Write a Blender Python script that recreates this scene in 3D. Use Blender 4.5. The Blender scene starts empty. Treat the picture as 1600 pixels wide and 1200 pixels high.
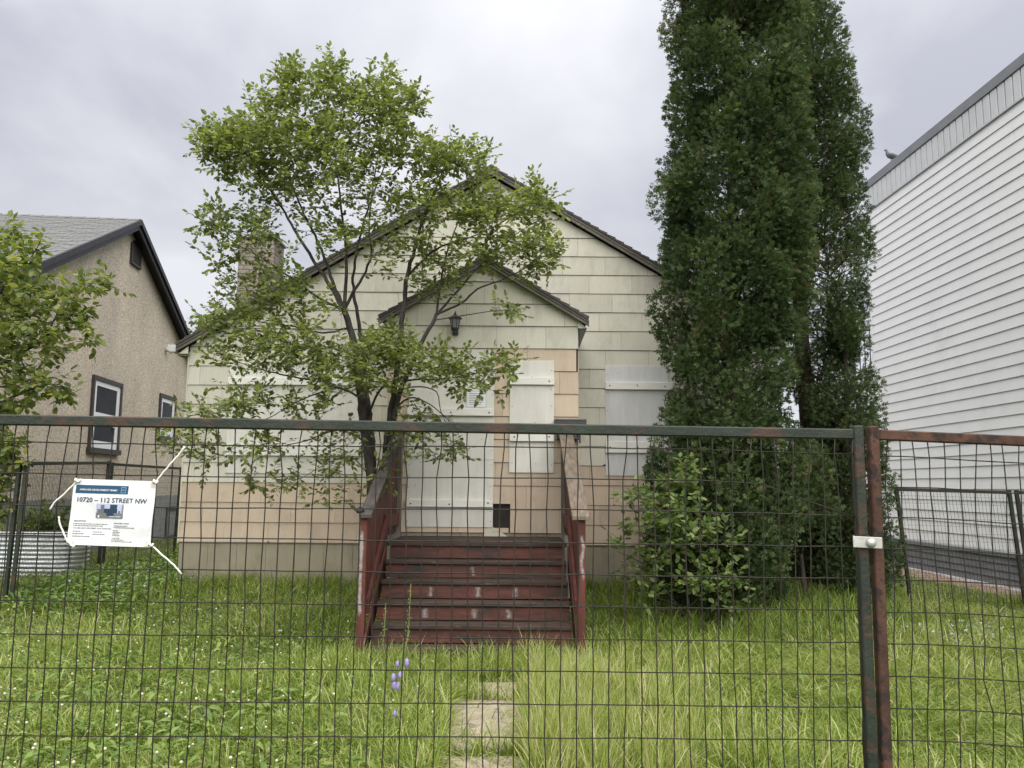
import bpy, bmesh, math, random
import numpy as np
from mathutils import Vector, Matrix

SC = bpy.context.scene
COL = SC.collection
random.seed(7)
RNG = np.random.default_rng(7)
R = math.radians

# ------------------------------------------------------------------ camera
CAMZ = 1.62
F = 1280.0                       # focal length in pixels of the 1600 px wide photograph
PITCH, ROLL = math.atan(160.0 / F), R(0.5)
_w = Vector((0, math.cos(PITCH), math.sin(PITCH)))
_r0, _u0 = Vector((1, 0, 0)), Vector((0, -math.sin(PITCH), math.cos(PITCH)))
_r = _r0 * math.cos(ROLL) + _u0 * math.sin(ROLL)
_u = _u0 * math.cos(ROLL) - _r0 * math.sin(ROLL)
CAM = Vector((0, 0, CAMZ))
cam = bpy.data.objects.new('camera', bpy.data.cameras.new('camera'))
COL.objects.link(cam)
m3 = Matrix((_r, _u, -_w)).transposed()
cam.matrix_world = Matrix.Translation(CAM) @ m3.to_4x4()
cam.data.sensor_width = 36
cam.data.lens = 36 * F / 1600
cam.data.clip_start = 0.05
cam.data.clip_end = 2000
SC.camera = cam

# ------------------------------------------------------------------ light
SUN_EL, SUN_AZ = R(56), R(176)     # azimuth: compass angle of the sun, 0 = +Y, clockwise
world = bpy.data.worlds.new('World')
SC.world = world
world.use_nodes = True
nt = world.node_tree
nt.nodes.clear()
out = nt.nodes.new('ShaderNodeOutputWorld')
bg = nt.nodes.new('ShaderNodeBackground')
bg.inputs['Strength'].default_value = 0.12
nish = nt.nodes.new('ShaderNodeTexSky')
nish.sky_type = 'NISHITA'
nish.sun_disc = False
nish.sun_elevation = SUN_EL
nish.sun_rotation = SUN_AZ
tc = nt.nodes.new('ShaderNodeTexCoord')
sep = nt.nodes.new('ShaderNodeSeparateXYZ')
nt.links.new(tc.outputs['Generated'], sep.inputs[0])
def wmath(op, a, b=None):
    n = nt.nodes.new('ShaderNodeMath'); n.operation = op
    for i, v in enumerate((a, b)):
        if v is None: continue
        if isinstance(v, (int, float)): n.inputs[i].default_value = v
        else: nt.links.new(v, n.inputs[i])
    return n.outputs[0]
zz0 = wmath('MAXIMUM', sep.outputs['Z'], 0.0)
zz = wmath('ADD', zz0, 0.35)
comb = nt.nodes.new('ShaderNodeCombineXYZ')
nt.links.new(wmath('DIVIDE', sep.outputs['X'], zz), comb.inputs[0])
nt.links.new(wmath('DIVIDE', sep.outputs['Y'], zz), comb.inputs[1])
noi = nt.nodes.new('ShaderNodeTexNoise')
noi.inputs['Scale'].default_value = 1.5
noi.inputs['Detail'].default_value = 6
noi.inputs['Roughness'].default_value = 0.5
noi.inputs['Distortion'].default_value = 0.3
nt.links.new(comb.outputs[0], noi.inputs['Vector'])
cr = nt.nodes.new('ShaderNodeValToRGB')
cr.color_ramp.elements[0].position = 0.37
cr.color_ramp.elements[0].color = (0.205, 0.209, 0.235, 1)
cr.color_ramp.elements[1].position = 0.61
cr.color_ramp.elements[1].color = (0.335, 0.335, 0.352, 1)
nt.links.new(noi.outputs[0], cr.inputs[0])
gain = nt.nodes.new('ShaderNodeMix'); gain.data_type = 'RGBA'; gain.blend_type = 'MULTIPLY'
gain.inputs['Factor'].default_value = 1
nt.links.new(cr.outputs[0], gain.inputs['A'])
# overcast sky: brighter towards the zenith, as cloud layers are
ov = wmath('MULTIPLY', wmath('ADD', wmath('MULTIPLY', wmath('MULTIPLY', zz0, zz0), 1.15), 1.0), 5.0)
nt.links.new(ov, gain.inputs['B'])
mixs = nt.nodes.new('ShaderNodeMix'); mixs.data_type = 'RGBA'
mixs.inputs['Factor'].default_value = 0.98
nt.links.new(nish.outputs[0], mixs.inputs['A'])
nt.links.new(gain.outputs['Result'], mixs.inputs['B'])
nt.links.new(mixs.outputs['Result'], bg.inputs['Color'])
nt.links.new(bg.outputs[0], out.inputs[0])

sun = bpy.data.objects.new('sun', bpy.data.lights.new('sun', 'SUN'))
COL.objects.link(sun)
sun.data.energy = 1.5
sun.data.angle = R(100)
sun.data.color = (1.0, 0.955, 0.88)
sd = Vector((math.sin(SUN_AZ) * math.cos(SUN_EL), math.cos(SUN_AZ) * math.cos(SUN_EL), math.sin(SUN_EL)))
sun.rotation_euler = sd.to_track_quat('Z', 'Y').to_euler()
sun.location = (0, -6, 20)
SC.view_settings.view_transform = 'Standard'
SC.view_settings.look = 'None'
SC.view_settings.exposure = 1.97
SC.view_settings.gamma = 1
SC.view_settings.use_curve_mapping = False
SC.render.engine = 'CYCLES'
SC.cycles.use_denoising = True
SC.cycles.max_bounces = 6
SC.cycles.transparent_max_bounces = 12
SC.cycles.caustics_reflective = False
SC.cycles.caustics_refractive = False

# ------------------------------------------------------------------ pixel <-> place
def ray(px, py):
    return (_w * F + _r * (px - 800) + _u * (600 - py))
def at(px, py, Y):
    d = ray(px, py)
    return CAM + d * (Y / d.y)
def onplane(px, py, p0, n):
    d = ray(px, py)
    return CAM + d * ((p0 - CAM).dot(n) / d.dot(n))
def px_of(p):
    v = Vector(p) - CAM
    k = F / v.dot(_w)
    return 800 + v.dot(_r) * k, 600 - v.dot(_u) * k

def sstep(a, b, x):
    t = np.clip((np.asarray(x, float) - a) / (b - a), 0, 1)
    return t * t * (3 - 2 * t)
def gz(x, y):
    x = np.asarray(x, float); y = np.asarray(y, float)
    h = 0.24 * sstep(7.4, 11.6, y) * (1 - 0.95 * sstep(3.5, 6.0, x))
    h = h + 0.018 * np.sin(1.7 * x + 0.6 * y) * np.sin(1.3 * y - 0.5 * x) + 0.012 * np.sin(4.1 * x + 1) * np.sin(3.7 * y)
    return h
def gzf(x, y): return float(gz(x, y))

# ------------------------------------------------------------------ materials
def _ramp(nt, fac, stops):
    n = nt.nodes.new('ShaderNodeValToRGB')
    e = n.color_ramp.elements
    while len(e) < len(stops): e.new(0.5)
    for el, (p, c) in zip(e, stops):
        el.position = p; el.color = (*c, 1) if len(c) == 3 else c
    nt.links.new(fac, n.inputs[0])
    return n.outputs[0]
def _noise(nt, scale, detail=5, rough=0.55, stretch=(1, 1, 1), dist=0.0):
    g = nt.nodes.new('ShaderNodeNewGeometry')
    mp = nt.nodes.new('ShaderNodeMapping')
    mp.inputs['Scale'].default_value = stretch
    nt.links.new(g.outputs['Position'], mp.inputs['Vector'])
    n = nt.nodes.new('ShaderNodeTexNoise')
    n.inputs['Scale'].default_value = scale
    n.inputs['Detail'].default_value = detail
    n.inputs['Roughness'].default_value = rough
    n.inputs['Distortion'].default_value = dist
    nt.links.new(mp.outputs[0], n.inputs['Vector'])
    return n.outputs[0]
def _mix(nt, f, a, b, blend='MIX'):
    n = nt.nodes.new('ShaderNodeMix'); n.data_type = 'RGBA'; n.blend_type = blend
    for s, v in (('Factor', f), ('A', a), ('B', b)):
        if isinstance(v, (int, float)): n.inputs[s].default_value = v
        elif isinstance(v, tuple): n.inputs[s].default_value = (*v, 1) if len(v) == 3 else v
        else: nt.links.new(v, n.inputs[s])
    return n.outputs['Result']
def new_mat(name):
    m = bpy.data.materials.new(name); m.use_nodes = True
    return m, m.node_tree, m.node_tree.nodes['Principled BSDF']
def bump(nt, p, h, strength, dist=0.01):
    b = nt.nodes.new('ShaderNodeBump')
    b.inputs['Strength'].default_value = strength
    b.inputs['Distance'].default_value = dist
    nt.links.new(h, b.inputs['Height'])
    nt.links.new(b.outputs[0], p.inputs['Normal'])
def obj_vary(nt, col, amount=0.06):
    oi = nt.nodes.new('ShaderNodeObjectInfo')
    mr = nt.nodes.new('ShaderNodeMapRange')
    mr.inputs['To Min'].default_value = 1 - amount
    mr.inputs['To Max'].default_value = 1 + amount
    nt.links.new(oi.outputs['Random'], mr.inputs['Value'])
    n = nt.nodes.new('ShaderNodeHueSaturation')
    nt.links.new(mr.outputs[0], n.inputs['Value'])
    nt.links.new(col, n.inputs['Color'])
    return n.outputs[0]
def mat(name, a, b=None, scale=6, stretch=(1, 1, 1), rough=0.7, metal=0, lo=0.35, hi=0.65, bmp=0, bscale=None, bstretch=None,
        vary=0, spec=0.3, flake=None, third=None, third_at=(0.6, 0.7), tscale=2.0, tstretch=None, detail=6):
    """two tones by noise, an optional third tone in patches (peeling, rust, dirt), fine relief, a little variation per object"""
    m, nt, p = new_mat(name)
    b = b or a
    c = _ramp(nt, _noise(nt, scale, detail, 0.6, stretch), [(lo, a), (hi, b)])
    if third:
        f = _ramp(nt, _noise(nt, tscale, 8, 0.65, tstretch or (1, 1, 1), 0.4), [(third_at[0], (0, 0, 0)), (third_at[1], (1, 1, 1))])
        c = _mix(nt, f, c, third)
    if flake:
        f = _ramp(nt, _noise(nt, 22, 8, 0.8, tstretch or (1, 1, 1), 0.6), [(0.60, (0, 0, 0)), (0.64, (1, 1, 1))])
        c = _mix(nt, f, c, flake)
    if vary: c = obj_vary(nt, c, vary)
    nt.links.new(c, p.inputs['Base Color'])
    p.inputs['Roughness'].default_value = rough
    p.inputs['Metallic'].default_value = metal
    p.inputs['Specular IOR Level'].default_value = spec
    if bmp: bump(nt, p, _noise(nt, bscale or scale * 4, 5, 0.6, bstretch or stretch), bmp)
    return m
def leaf_mat(name, stops, trans=0.35, rough=0.45, attr='rnd', spec=0.35):
    m, nt, p = new_mat(name)
    at_ = nt.nodes.new('ShaderNodeAttribute'); at_.attribute_name = attr
    c = _ramp(nt, at_.outputs['Fac'], stops)
    nt.links.new(c, p.inputs['Base Color'])
    p.inputs['Roughness'].default_value = rough
    p.inputs['Specular IOR Level'].default_value = spec
    t = nt.nodes.new('ShaderNodeBsdfTranslucent')
    tcol = _mix(nt, 1.0, c, (1.25, 1.3, 0.7), 'MULTIPLY')
    nt.links.new(tcol, t.inputs['Color'])
    mx = nt.nodes.new('ShaderNodeMixShader'); mx.inputs[0].default_value = trans
    nt.links.new(p.outputs[0], mx.inputs[1]); nt.links.new(t.outputs[0], mx.inputs[2])
    nt.links.new(mx.outputs[0], nt.nodes['Material Output'].inputs[0])
    return m

def siding_mat(name, a, b, dirt):
    m, nt, p = new_mat(name)
    c = _ramp(nt, _noise(nt, 1.6, 4, 0.6, (1, 1, 1)), [(0.3, a), (0.7, b)])
    # fine vertical combing of the cement shingle and rain streaks
    st = _ramp(nt, _noise(nt, 9, 5, 0.7, (6, 6, 0.35)), [(0.45, (1, 1, 1)), (0.8, (0.90, 0.89, 0.87))])
    c = _mix(nt, 1.0, c, st, 'MULTIPLY')
    d = _ramp(nt, _noise(nt, 3.0, 8, 0.7, (1.5, 1.5, 0.7)), [(0.50, (0, 0, 0)), (0.76, (0.65, 0.65, 0.65))])
    c = _mix(nt, d, c, dirt)
    c = obj_vary(nt, c, 0.065)
    nt.links.new(c, p.inputs['Base Color'])
    p.inputs['Roughness'].default_value = 0.65
    p.inputs['Specular IOR Level'].default_value = 0.25
    bump(nt, p, _noise(nt, 30, 3, 0.6, (6, 6, 0.15)), 0.25, 0.006)
    return m

M = {}
M['cream'] = siding_mat('cream_shingle', (0.475, 0.465, 0.395), (0.53, 0.52, 0.445), (0.30, 0.285, 0.24))
M['peach'] = siding_mat('peach_shingle', (0.45, 0.37, 0.29), (0.505, 0.415, 0.32), (0.31, 0.25, 0.2))
M['olive'] = siding_mat('olive_skirting', (0.235, 0.21, 0.155), (0.30, 0.27, 0.20), (0.14, 0.13, 0.09))
M['creamtrim'] = mat('cream_trim', (0.47, 0.47, 0.385), (0.53, 0.53, 0.44), 3, rough=0.6)
M['dark'] = mat('dark_sheathing', (0.02, 0.018, 0.016), (0.035, 0.03, 0.028), 4, rough=0.9)
M['ply'] = mat('white_painted_plywood', (0.52, 0.515, 0.475), (0.59, 0.585, 0.545), 4, (3, 3, 0.6), rough=0.6, third=(0.30, 0.29, 0.26), third_at=(0.69, 0.80), tscale=5,
               bmp=0.15, bscale=24, bstretch=(4, 4, 0.4), vary=0.03)
M['plygrey'] = mat('blue_grey_painted_plywood', (0.47, 0.48, 0.475), (0.54, 0.55, 0.545), 4, (3, 3, 0.6), rough=0.6, third=(0.28, 0.28, 0.27), third_at=(0.66, 0.80), tscale=5, bmp=0.15, bscale=24, bstretch=(4, 4, 0.4), vary=0.03)
M['batten'] = mat('white_painted_batten', (0.60, 0.60, 0.56), (0.67, 0.67, 0.635), 5, (0.6, 3, 3), rough=0.6, third=(0.36, 0.33, 0.28), third_at=(0.68, 0.78), tscale=7, bmp=0.15)
M['screw'] = mat('rusty_screw', (0.035, 0.03, 0.028), (0.07, 0.05, 0.04), 50, rough=0.6, metal=0.5)
M['rake'] = mat('weathered_rake_board', (0.085, 0.077, 0.068), (0.14, 0.128, 0.112), 7, (1, 1, 1), rough=0.7, third=(0.22, 0.21, 0.185), third_at=(0.62, 0.72), tscale=6, bmp=0.2)
M['asphalt'] = mat('dark_roof_shingle', (0.045, 0.042, 0.042), (0.085, 0.078, 0.076), 40, rough=0.95, bmp=0.4, bscale=90)
M['soffit'] = mat('soffit_paint', (0.18, 0.17, 0.14), (0.24, 0.23, 0.19), 4, rough=0.7)
M['gutter'] = mat('galvanised_gutter', (0.42, 0.43, 0.42), (0.55, 0.56, 0.55), 8, rough=0.5, metal=0.3)
M['black'] = mat('black_metal', (0.012, 0.013, 0.018), (0.022, 0.024, 0.03), 20, rough=0.4, spec=0.5)
M['blackgrey'] = mat('greyed_lid', (0.10, 0.10, 0.10), (0.15, 0.15, 0.15), 20, rough=0.5)
M['frosted'] = mat('lantern_glass', (0.20, 0.22, 0.23), (0.26, 0.28, 0.29), 6, rough=0.15, spec=0.6)
M['red'] = mat('peeling_red_paint', (0.052, 0.019, 0.014), (0.098, 0.036, 0.026), 6, (0.6, 1, 2), rough=0.6, flake=(0.10, 0.078, 0.066), third=(0.028, 0.022, 0.019), third_at=(0.50, 0.62), tscale=3.5,
               tstretch=(0.5, 1, 3), bmp=0.3, bscale=26, bstretch=(0.4, 1, 4), vary=0.12)
M['redrail'] = mat('red_stained_board', (0.062, 0.019, 0.015), (0.11, 0.035, 0.027), 5, (2, 2, 0.4), rough=0.65, third=(0.16, 0.10, 0.08), third_at=(0.62, 0.74), tscale=6,
                   tstretch=(3, 3, 0.4), bmp=0.3, bscale=30, bstretch=(5, 5, 0.4), vary=0.14)
M['tread'] = mat('bare_dirty_tread', (0.026, 0.019, 0.016), (0.058, 0.036, 0.028), 7, (0.4, 3, 3), rough=0.85, flake=(0.16, 0.13, 0.11), third=(0.115, 0.105, 0.085), third_at=(0.60, 0.72), tscale=6, tstretch=(0.4, 2, 2), bmp=0.35,
                 bscale=24, bstretch=(0.4, 4, 4), vary=0.12)
M['weathered'] = mat('weathered_plank', (0.10, 0.08, 0.062), (0.18, 0.145, 0.112), 8, (4, 0.8, 0.8), rough=0.85, third=(0.14, 0.105, 0.08), third_at=(0.60, 0.72), tscale=7, tstretch=(4, 0.6, 0.6),
                     bmp=0.4, bscale=30, bstretch=(5, 0.5, 0.5))
M['darkwood'] = mat('blackened_wood', (0.03, 0.028, 0.026), (0.07, 0.06, 0.055), 8, (3, 0.8, 0.8), rough=0.85, bmp=0.3)
M['greywood'] = mat('grey_post_wood', (0.10, 0.095, 0.085), (0.17, 0.16, 0.14), 8, (3, 3, 0.5), rough=0.85, bmp=0.3)
M['bark'] = mat('dark_bark', (0.026, 0.023, 0.021), (0.075, 0.068, 0.062), 14, (1, 1, 0.5), rough=0.85, bmp=0.6, bscale=45, third=(0.15, 0.145, 0.13), third_at=(0.62, 0.75), tscale=5)
M['cedarbark'] = mat('cedar_bark', (0.03, 0.022, 0.018), (0.07, 0.055, 0.045), 14, (3, 3, 0.4), rough=0.9, bmp=0.5, bscale=30, bstretch=(4, 4, 0.3))
M['green_paint'] = mat('green_paint_with_rust', (0.014, 0.020, 0.014), (0.024, 0.034, 0.024), 9, rough=0.55, third=(0.055, 0.032, 0.022), third_at=(0.52, 0.60), tscale=15, tstretch=(0.5, 1, 1), bmp=0.3, bscale=80, spec=0.35)
M['rust'] = mat('rusty_steel', (0.045, 0.024, 0.017), (0.095, 0.048, 0.032), 12, rough=0.8, third=(0.028, 0.02, 0.018), third_at=(0.50, 0.58), tscale=18, bmp=0.3, bscale=70)
M['wire'] = mat('rusty_green_wire', (0.013, 0.014, 0.011), (0.03, 0.022, 0.016), 9, rough=0.55, spec=0.35)
M['wire_back'] = mat('dull_green_wire', (0.012, 0.016, 0.013), (0.025, 0.026, 0.022), 9, rough=0.6)
M['clamp'] = mat('galvanised_clamp', (0.42, 0.42, 0.39), (0.58, 0.58, 0.54), 14, rough=0.45, metal=0.55, third=(0.25, 0.17, 0.12), third_at=(0.66, 0.76), tscale=12)
M['banner'] = mat('white_banner_vinyl', (0.66, 0.68, 0.70), (0.74, 0.76, 0.78), 9, rough=0.45, third=(0.60, 0.61, 0.62), third_at=(0.5, 0.75), tscale=14, bmp=0.12, bscale=18)
M['cord'] = mat('white_cord', (0.72, 0.71, 0.66), (0.80, 0.79, 0.75), 40, rough=0.8)
M['tape'] = mat('stained_corner_tape', (0.62, 0.52, 0.47), (0.74, 0.70, 0.66), 60, rough=0.5)
M['ink'] = mat('navy_ink', (0.022, 0.045, 0.085), None, rough=0.5)
M['blue'] = mat('blue_ink', (0.018, 0.062, 0.125), (0.02, 0.07, 0.14), 20, rough=0.5)
M['lightblue'] = mat('light_blue_ink', (0.12, 0.28, 0.46), None, rough=0.5)
M['textink'] = mat('grey_ink', (0.16, 0.165, 0.175), None, rough=0.5)
M['white'] = mat('white_ink', (0.75, 0.77, 0.8), None, rough=0.5)
M['stucco'] = None
M['plinth'] = mat('grey_parging', (0.20, 0.20, 0.20), (0.27, 0.27, 0.265), 5, rough=0.9, bmp=0.3, bscale=60, third=(0.14, 0.14, 0.14), third_at=(0.6, 0.75))
M['houseroof'] = mat('grey_roof_shingle', (0.12, 0.124, 0.124), (0.20, 0.204, 0.204), 60, rough=0.95, third=(0.12, 0.12, 0.12), third_at=(0.55, 0.7), tscale=9, tstretch=(1, 1, 3), bmp=0.4, bscale=90)
M['blacktrim'] = mat('black_fascia', (0.018, 0.018, 0.024), (0.032, 0.031, 0.04), 9, rough=0.5)
M['browntrim'] = mat('dark_brown_frame', (0.035, 0.028, 0.027), (0.055, 0.045, 0.042), 9, rough=0.5)
M['whiteframe'] = mat('white_vinyl_frame', (0.74, 0.75, 0.78), None, rough=0.35)
M['glass'] = mat('dark_window_glass', (0.014, 0.018, 0.022), (0.026, 0.03, 0.034), 2, rough=0.2, spec=0.03)
M['vinyl'] = mat('white_vinyl_siding', (0.76, 0.765, 0.775), (0.80, 0.805, 0.815), 2, rough=0.5, bmp=0.06, bscale=40, bstretch=(6, 0.3, 6), vary=0.012, third=(0.66, 0.665, 0.67), third_at=(0.58, 0.8), tscale=1.2)
M['rib'] = mat('white_ribbed_metal', (0.56, 0.57, 0.595), (0.61, 0.62, 0.645), 3, rough=0.45, vary=0.02)
M['flashing'] = mat('grey_flashing', (0.20, 0.205, 0.22), (0.235, 0.24, 0.255), 3, rough=0.4, metal=0.3)
M['skirt'] = mat('charcoal_cladding', (0.13, 0.135, 0.145), (0.17, 0.175, 0.185), 4, rough=0.7, vary=0.06)
M['gravel'] = mat('pinkish_gravel_soil', (0.24, 0.17, 0.13), (0.36, 0.27, 0.21), 30, rough=0.95, bmp=0.8, bscale=60)
M['brick'] = mat('weathered_brick', (0.17, 0.15, 0.125), (0.25, 0.225, 0.19), 14, rough=0.9, bmp=0.4, bscale=50, vary=0.18)
M['mortar'] = mat('chimney_mortar', (0.24, 0.225, 0.2), (0.30, 0.28, 0.255), 30, rough=0.95)
M['galv'] = mat('corrugated_galvanised', (0.42, 0.44, 0.46), (0.56, 0.58, 0.60), 6, rough=0.35, metal=0.75)
M['soil'] = mat('dark_soil', (0.04, 0.032, 0.025), (0.08, 0.062, 0.048), 20, rough=1, bmp=0.6)
M['paver'] = mat('sandy_concrete', (0.27, 0.225, 0.175), (0.37, 0.315, 0.25), 9, rough=0.9, bmp=0.35, bscale=70, third=(0.16, 0.135, 0.105), third_at=(0.54, 0.64), tscale=9)
M['pigeon'] = mat('pigeon_grey', (0.10, 0.105, 0.12), (0.17, 0.175, 0.19), 25, rough=0.7)
M['pigeonwing'] = mat('pigeon_wing', (0.20, 0.205, 0.22), (0.27, 0.275, 0.29), 25, rough=0.7)
M['stem'] = mat('green_stem', (0.10, 0.15, 0.04), (0.16, 0.2, 0.06), 20, rough=0.7)
M['violet'] = mat('violet_petal', (0.24, 0.18, 0.42), (0.32, 0.26, 0.50), 60, rough=0.6)
M['petalblue'] = mat('pale_blue_petal', (0.42, 0.45, 0.62), None, rough=0.6)
M['clover'] = mat('clover_flower_white', (0.40, 0.40, 0.28), (0.54, 0.53, 0.42), 60, rough=0.8)
M['litter'] = mat('white_scrap', (0.7, 0.7, 0.68), None, rough=0.7)
M['paper'] = mat('white_notice_paper', (0.60, 0.62, 0.64), (0.66, 0.68, 0.70), 30, rough=0.5)
M['sleeve'] = mat('plastic_sleeve', (0.44, 0.465, 0.48), (0.50, 0.52, 0.535), 20, rough=0.25)
M['foliage_core'] = mat('dead_cedar_twig', (0.05, 0.035, 0.022), (0.085, 0.06, 0.038), 20, rough=0.95)
def _stucco():
    m, nt, p = new_mat('pebble_dash_stucco')
    sp = _ramp(nt, _noise(nt, 30, 3, 0.7), [(0.36, (0.34, 0.295, 0.235)), (0.5, (0.54, 0.485, 0.40)), (0.64, (0.72, 0.665, 0.56))])
    big = _ramp(nt, _noise(nt, 0.9, 5, 0.6, (1, 1, 0.6)), [(0.32, (0.80, 0.80, 0.81)), (0.68, (1.06, 1.03, 1.0))])
    c = _mix(nt, 1.0, sp, big, 'MULTIPLY')
    nt.links.new(c, p.inputs['Base Color']); p.inputs['Roughness'].default_value = 0.95
    p.inputs['Specular IOR Level'].default_value = 0.1
    bump(nt, p, _noise(nt, 60, 2, 0.6), 0.25, 0.006)
    return m
M['stucco'] = _stucco()
def _ground():
    m, nt, p = new_mat('lawn_soil')
    c = _ramp(nt, _noise(nt, 5, 8, 0.7), [(0.35, (0.035, 0.040, 0.014)), (0.55, (0.06, 0.085, 0.022)), (0.75, (0.10, 0.14, 0.035))])
    nt.links.new(c, p.inputs['Base Color']); p.inputs['Roughness'].default_value = 1
    bump(nt, p, _noise(nt, 25, 6, 0.7), 0.6, 0.03)
    return m
M['lawn'] = _ground()
def _paintmark():
    m, nt, p = new_mat('white_spray_paint')
    a = nt.nodes.new('ShaderNodeAttribute'); a.attribute_name = 'fade'
    sm = nt.nodes.new('ShaderNodeMath'); sm.operation = 'MULTIPLY_ADD'
    nt.links.new(a.outputs['Fac'], sm.inputs[0]); sm.inputs[1].default_value = 0.75
    nz_ = _noise(nt, 26, 8, 0.75, (1, 1, 0.6))
    nt.links.new(nz_, sm.inputs[2])
    f = _ramp(nt, sm.outputs[0], [(0.68, (0, 0, 0)), (1.1, (0.55, 0.55, 0.55))])
    p.inputs['Base Color'].default_value = (0.45, 0.43, 0.42, 1); p.inputs['Roughness'].default_value = 0.6
    t = nt.nodes.new('ShaderNodeBsdfTransparent')
    mx = nt.nodes.new('ShaderNodeMixShader')
    nt.links.new(f, mx.inputs[0]); nt.links.new(t.outputs[0], mx.inputs[1]); nt.links.new(p.outputs[0], mx.inputs[2])
    nt.links.new(mx.outputs[0], nt.nodes['Material Output'].inputs[0])
    return m
M['spray'] = _paintmark()

# ------------------------------------------------------------------ builders
ORIGIN = {}
def tag(o, label=None, cat=None, group=None, kind=None):
    for k, v in (('label', label), ('category', cat), ('group', group), ('kind', kind)):
        if v: o[k] = v
    return o
def link(o, origin, parent=None):
    COL.objects.link(o)
    origin = Vector(origin)
    if parent is not None:
        o.parent = parent
        o.location = origin - ORIGIN[parent.name]
    else:
        o.location = origin
    ORIGIN[o.name] = origin
    return o
def thing(name, label, cat, loc, group=None):
    return tag(link(bpy.data.objects.new(name, None), loc), label, cat, group)
class MB:
    def __init__(s): s.v = []; s.f = []
    def add(s, vs, fs):
        n = len(s.v); s.v += [tuple(v) for v in vs]; s.f += [tuple(i + n for i in f) for f in fs]; return s
    def hexa(s, c):       # 8 corners: bottom loop then top loop
        return s.add(c, [(3, 2, 1, 0), (4, 5, 6, 7), (0, 1, 5, 4), (1, 2, 6, 5), (2, 3, 7, 6), (3, 0, 4, 7)])
    def box(s, x0, x1, y0, y1, z0, z1):
        return s.hexa([(x0, y0, z0), (x1, y0, z0), (x1, y1, z0), (x0, y1, z0), (x0, y0, z1), (x1, y0, z1), (x1, y1, z1), (x0, y1, z1)])
    def obox(s, c, a, b, d):    # centre and three half vectors
        c, a, b, d = map(Vector, (c, a, b, d))
        return s.hexa([c - a - b - d, c + a - b - d, c + a + b - d, c - a + b - d, c - a - b + d, c + a - b + d, c + a + b + d, c - a + b + d])
    def prism(s, poly, ext):
        n = len(poly); ext = Vector(ext)
        vs = [Vector(p) for p in poly] + [Vector(p) + ext for p in poly]
        return s.add(vs, [tuple(range(n - 1, -1, -1)), tuple(range(n, 2 * n))] + [(i, (i + 1) % n, n + (i + 1) % n, n + i) for i in range(n)])
    def tube(s, pts, rad, n=6, cap=True):
        pts = [Vector(p) for p in pts]
        if isinstance(rad, (int, float)): rad = [rad] * len(pts)
        t0 = (pts[1] - pts[0]).normalized()
        a = t0.orthogonal().normalized()
        rings = []
        for i, p in enumerate(pts):
            t = (pts[min(i + 1, len(pts) - 1)] - pts[max(i - 1, 0)])
            t = t.normalized() if t.length > 1e-9 else t0
            a = (a - t * a.dot(t))
            a = a.normalized() if a.length > 1e-6 else t.orthogonal().normalized()
            b = t.cross(a)
            rings.append([p + (a * math.cos(k * 2 * math.pi / n) + b * math.sin(k * 2 * math.pi / n)) * rad[i] for k in range(n)])
        vs = [v for r in rings for v in r]
        fs = [(i * n + k, i * n + (k + 1) % n, (i + 1) * n + (k + 1) % n, (i + 1) * n + k) for i in range(len(pts) - 1) for k in range(n)]
        if cap: fs += [tuple(range(n - 1, -1, -1)), tuple((len(pts) - 1) * n + k for k in range(n))]
        return s.add(vs, fs)
    def lathe(s, c, prof, n=12):
        c = Vector(c)
        return s.tube_rings([[c + Vector((r * math.cos(k * 2 * math.pi / n), r * math.sin(k * 2 * math.pi / n), z)) for k in range(n)] for r, z in prof])
    def tube_rings(s, rings):
        n = len(rings[0]); vs = [v for r in rings for v in r]
        fs = [(i * n + k, i * n + (k + 1) % n, (i + 1) * n + (k + 1) % n, (i + 1) * n + k) for i in range(len(rings) - 1) for k in range(n)]
        fs += [tuple(range(n - 1, -1, -1)), tuple((len(rings) - 1) * n + k for k in range(n))]
        return s.add(vs, fs)
    def build(s, name, m, parent=None, bevel=0, smooth=False, kind=None, segs=1):
        V = np.array(s.v, float)
        c = (V.max(0) + V.min(0)) / 2
        me = bpy.data.meshes.new(name)
        me.from_pydata([tuple(p) for p in V - c], [], s.f)
        bm = bmesh.new(); bm.from_mesh(me)
        bmesh.ops.recalc_face_normals(bm, faces=bm.faces)
        if bevel:
            bmesh.ops.bevel(bm, geom=list(bm.edges), offset=bevel, segments=segs, affect='EDGES', clamp_overlap=True)
        bm.to_mesh(me); bm.free()
        if smooth:
            me.polygons.foreach_set('use_smooth', [True] * len(me.polygons))
        me.materials.append(m)
        o = bpy.data.objects.new(name, me)
        link(o, c, parent)
        if kind: o['kind'] = kind
        return o
def box(name, m, parent, x0, x1, y0, y1, z0, z1, bevel=0):
    return MB().box(x0, x1, y0, y1, z0, z1).build(name, m, parent, bevel)

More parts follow.
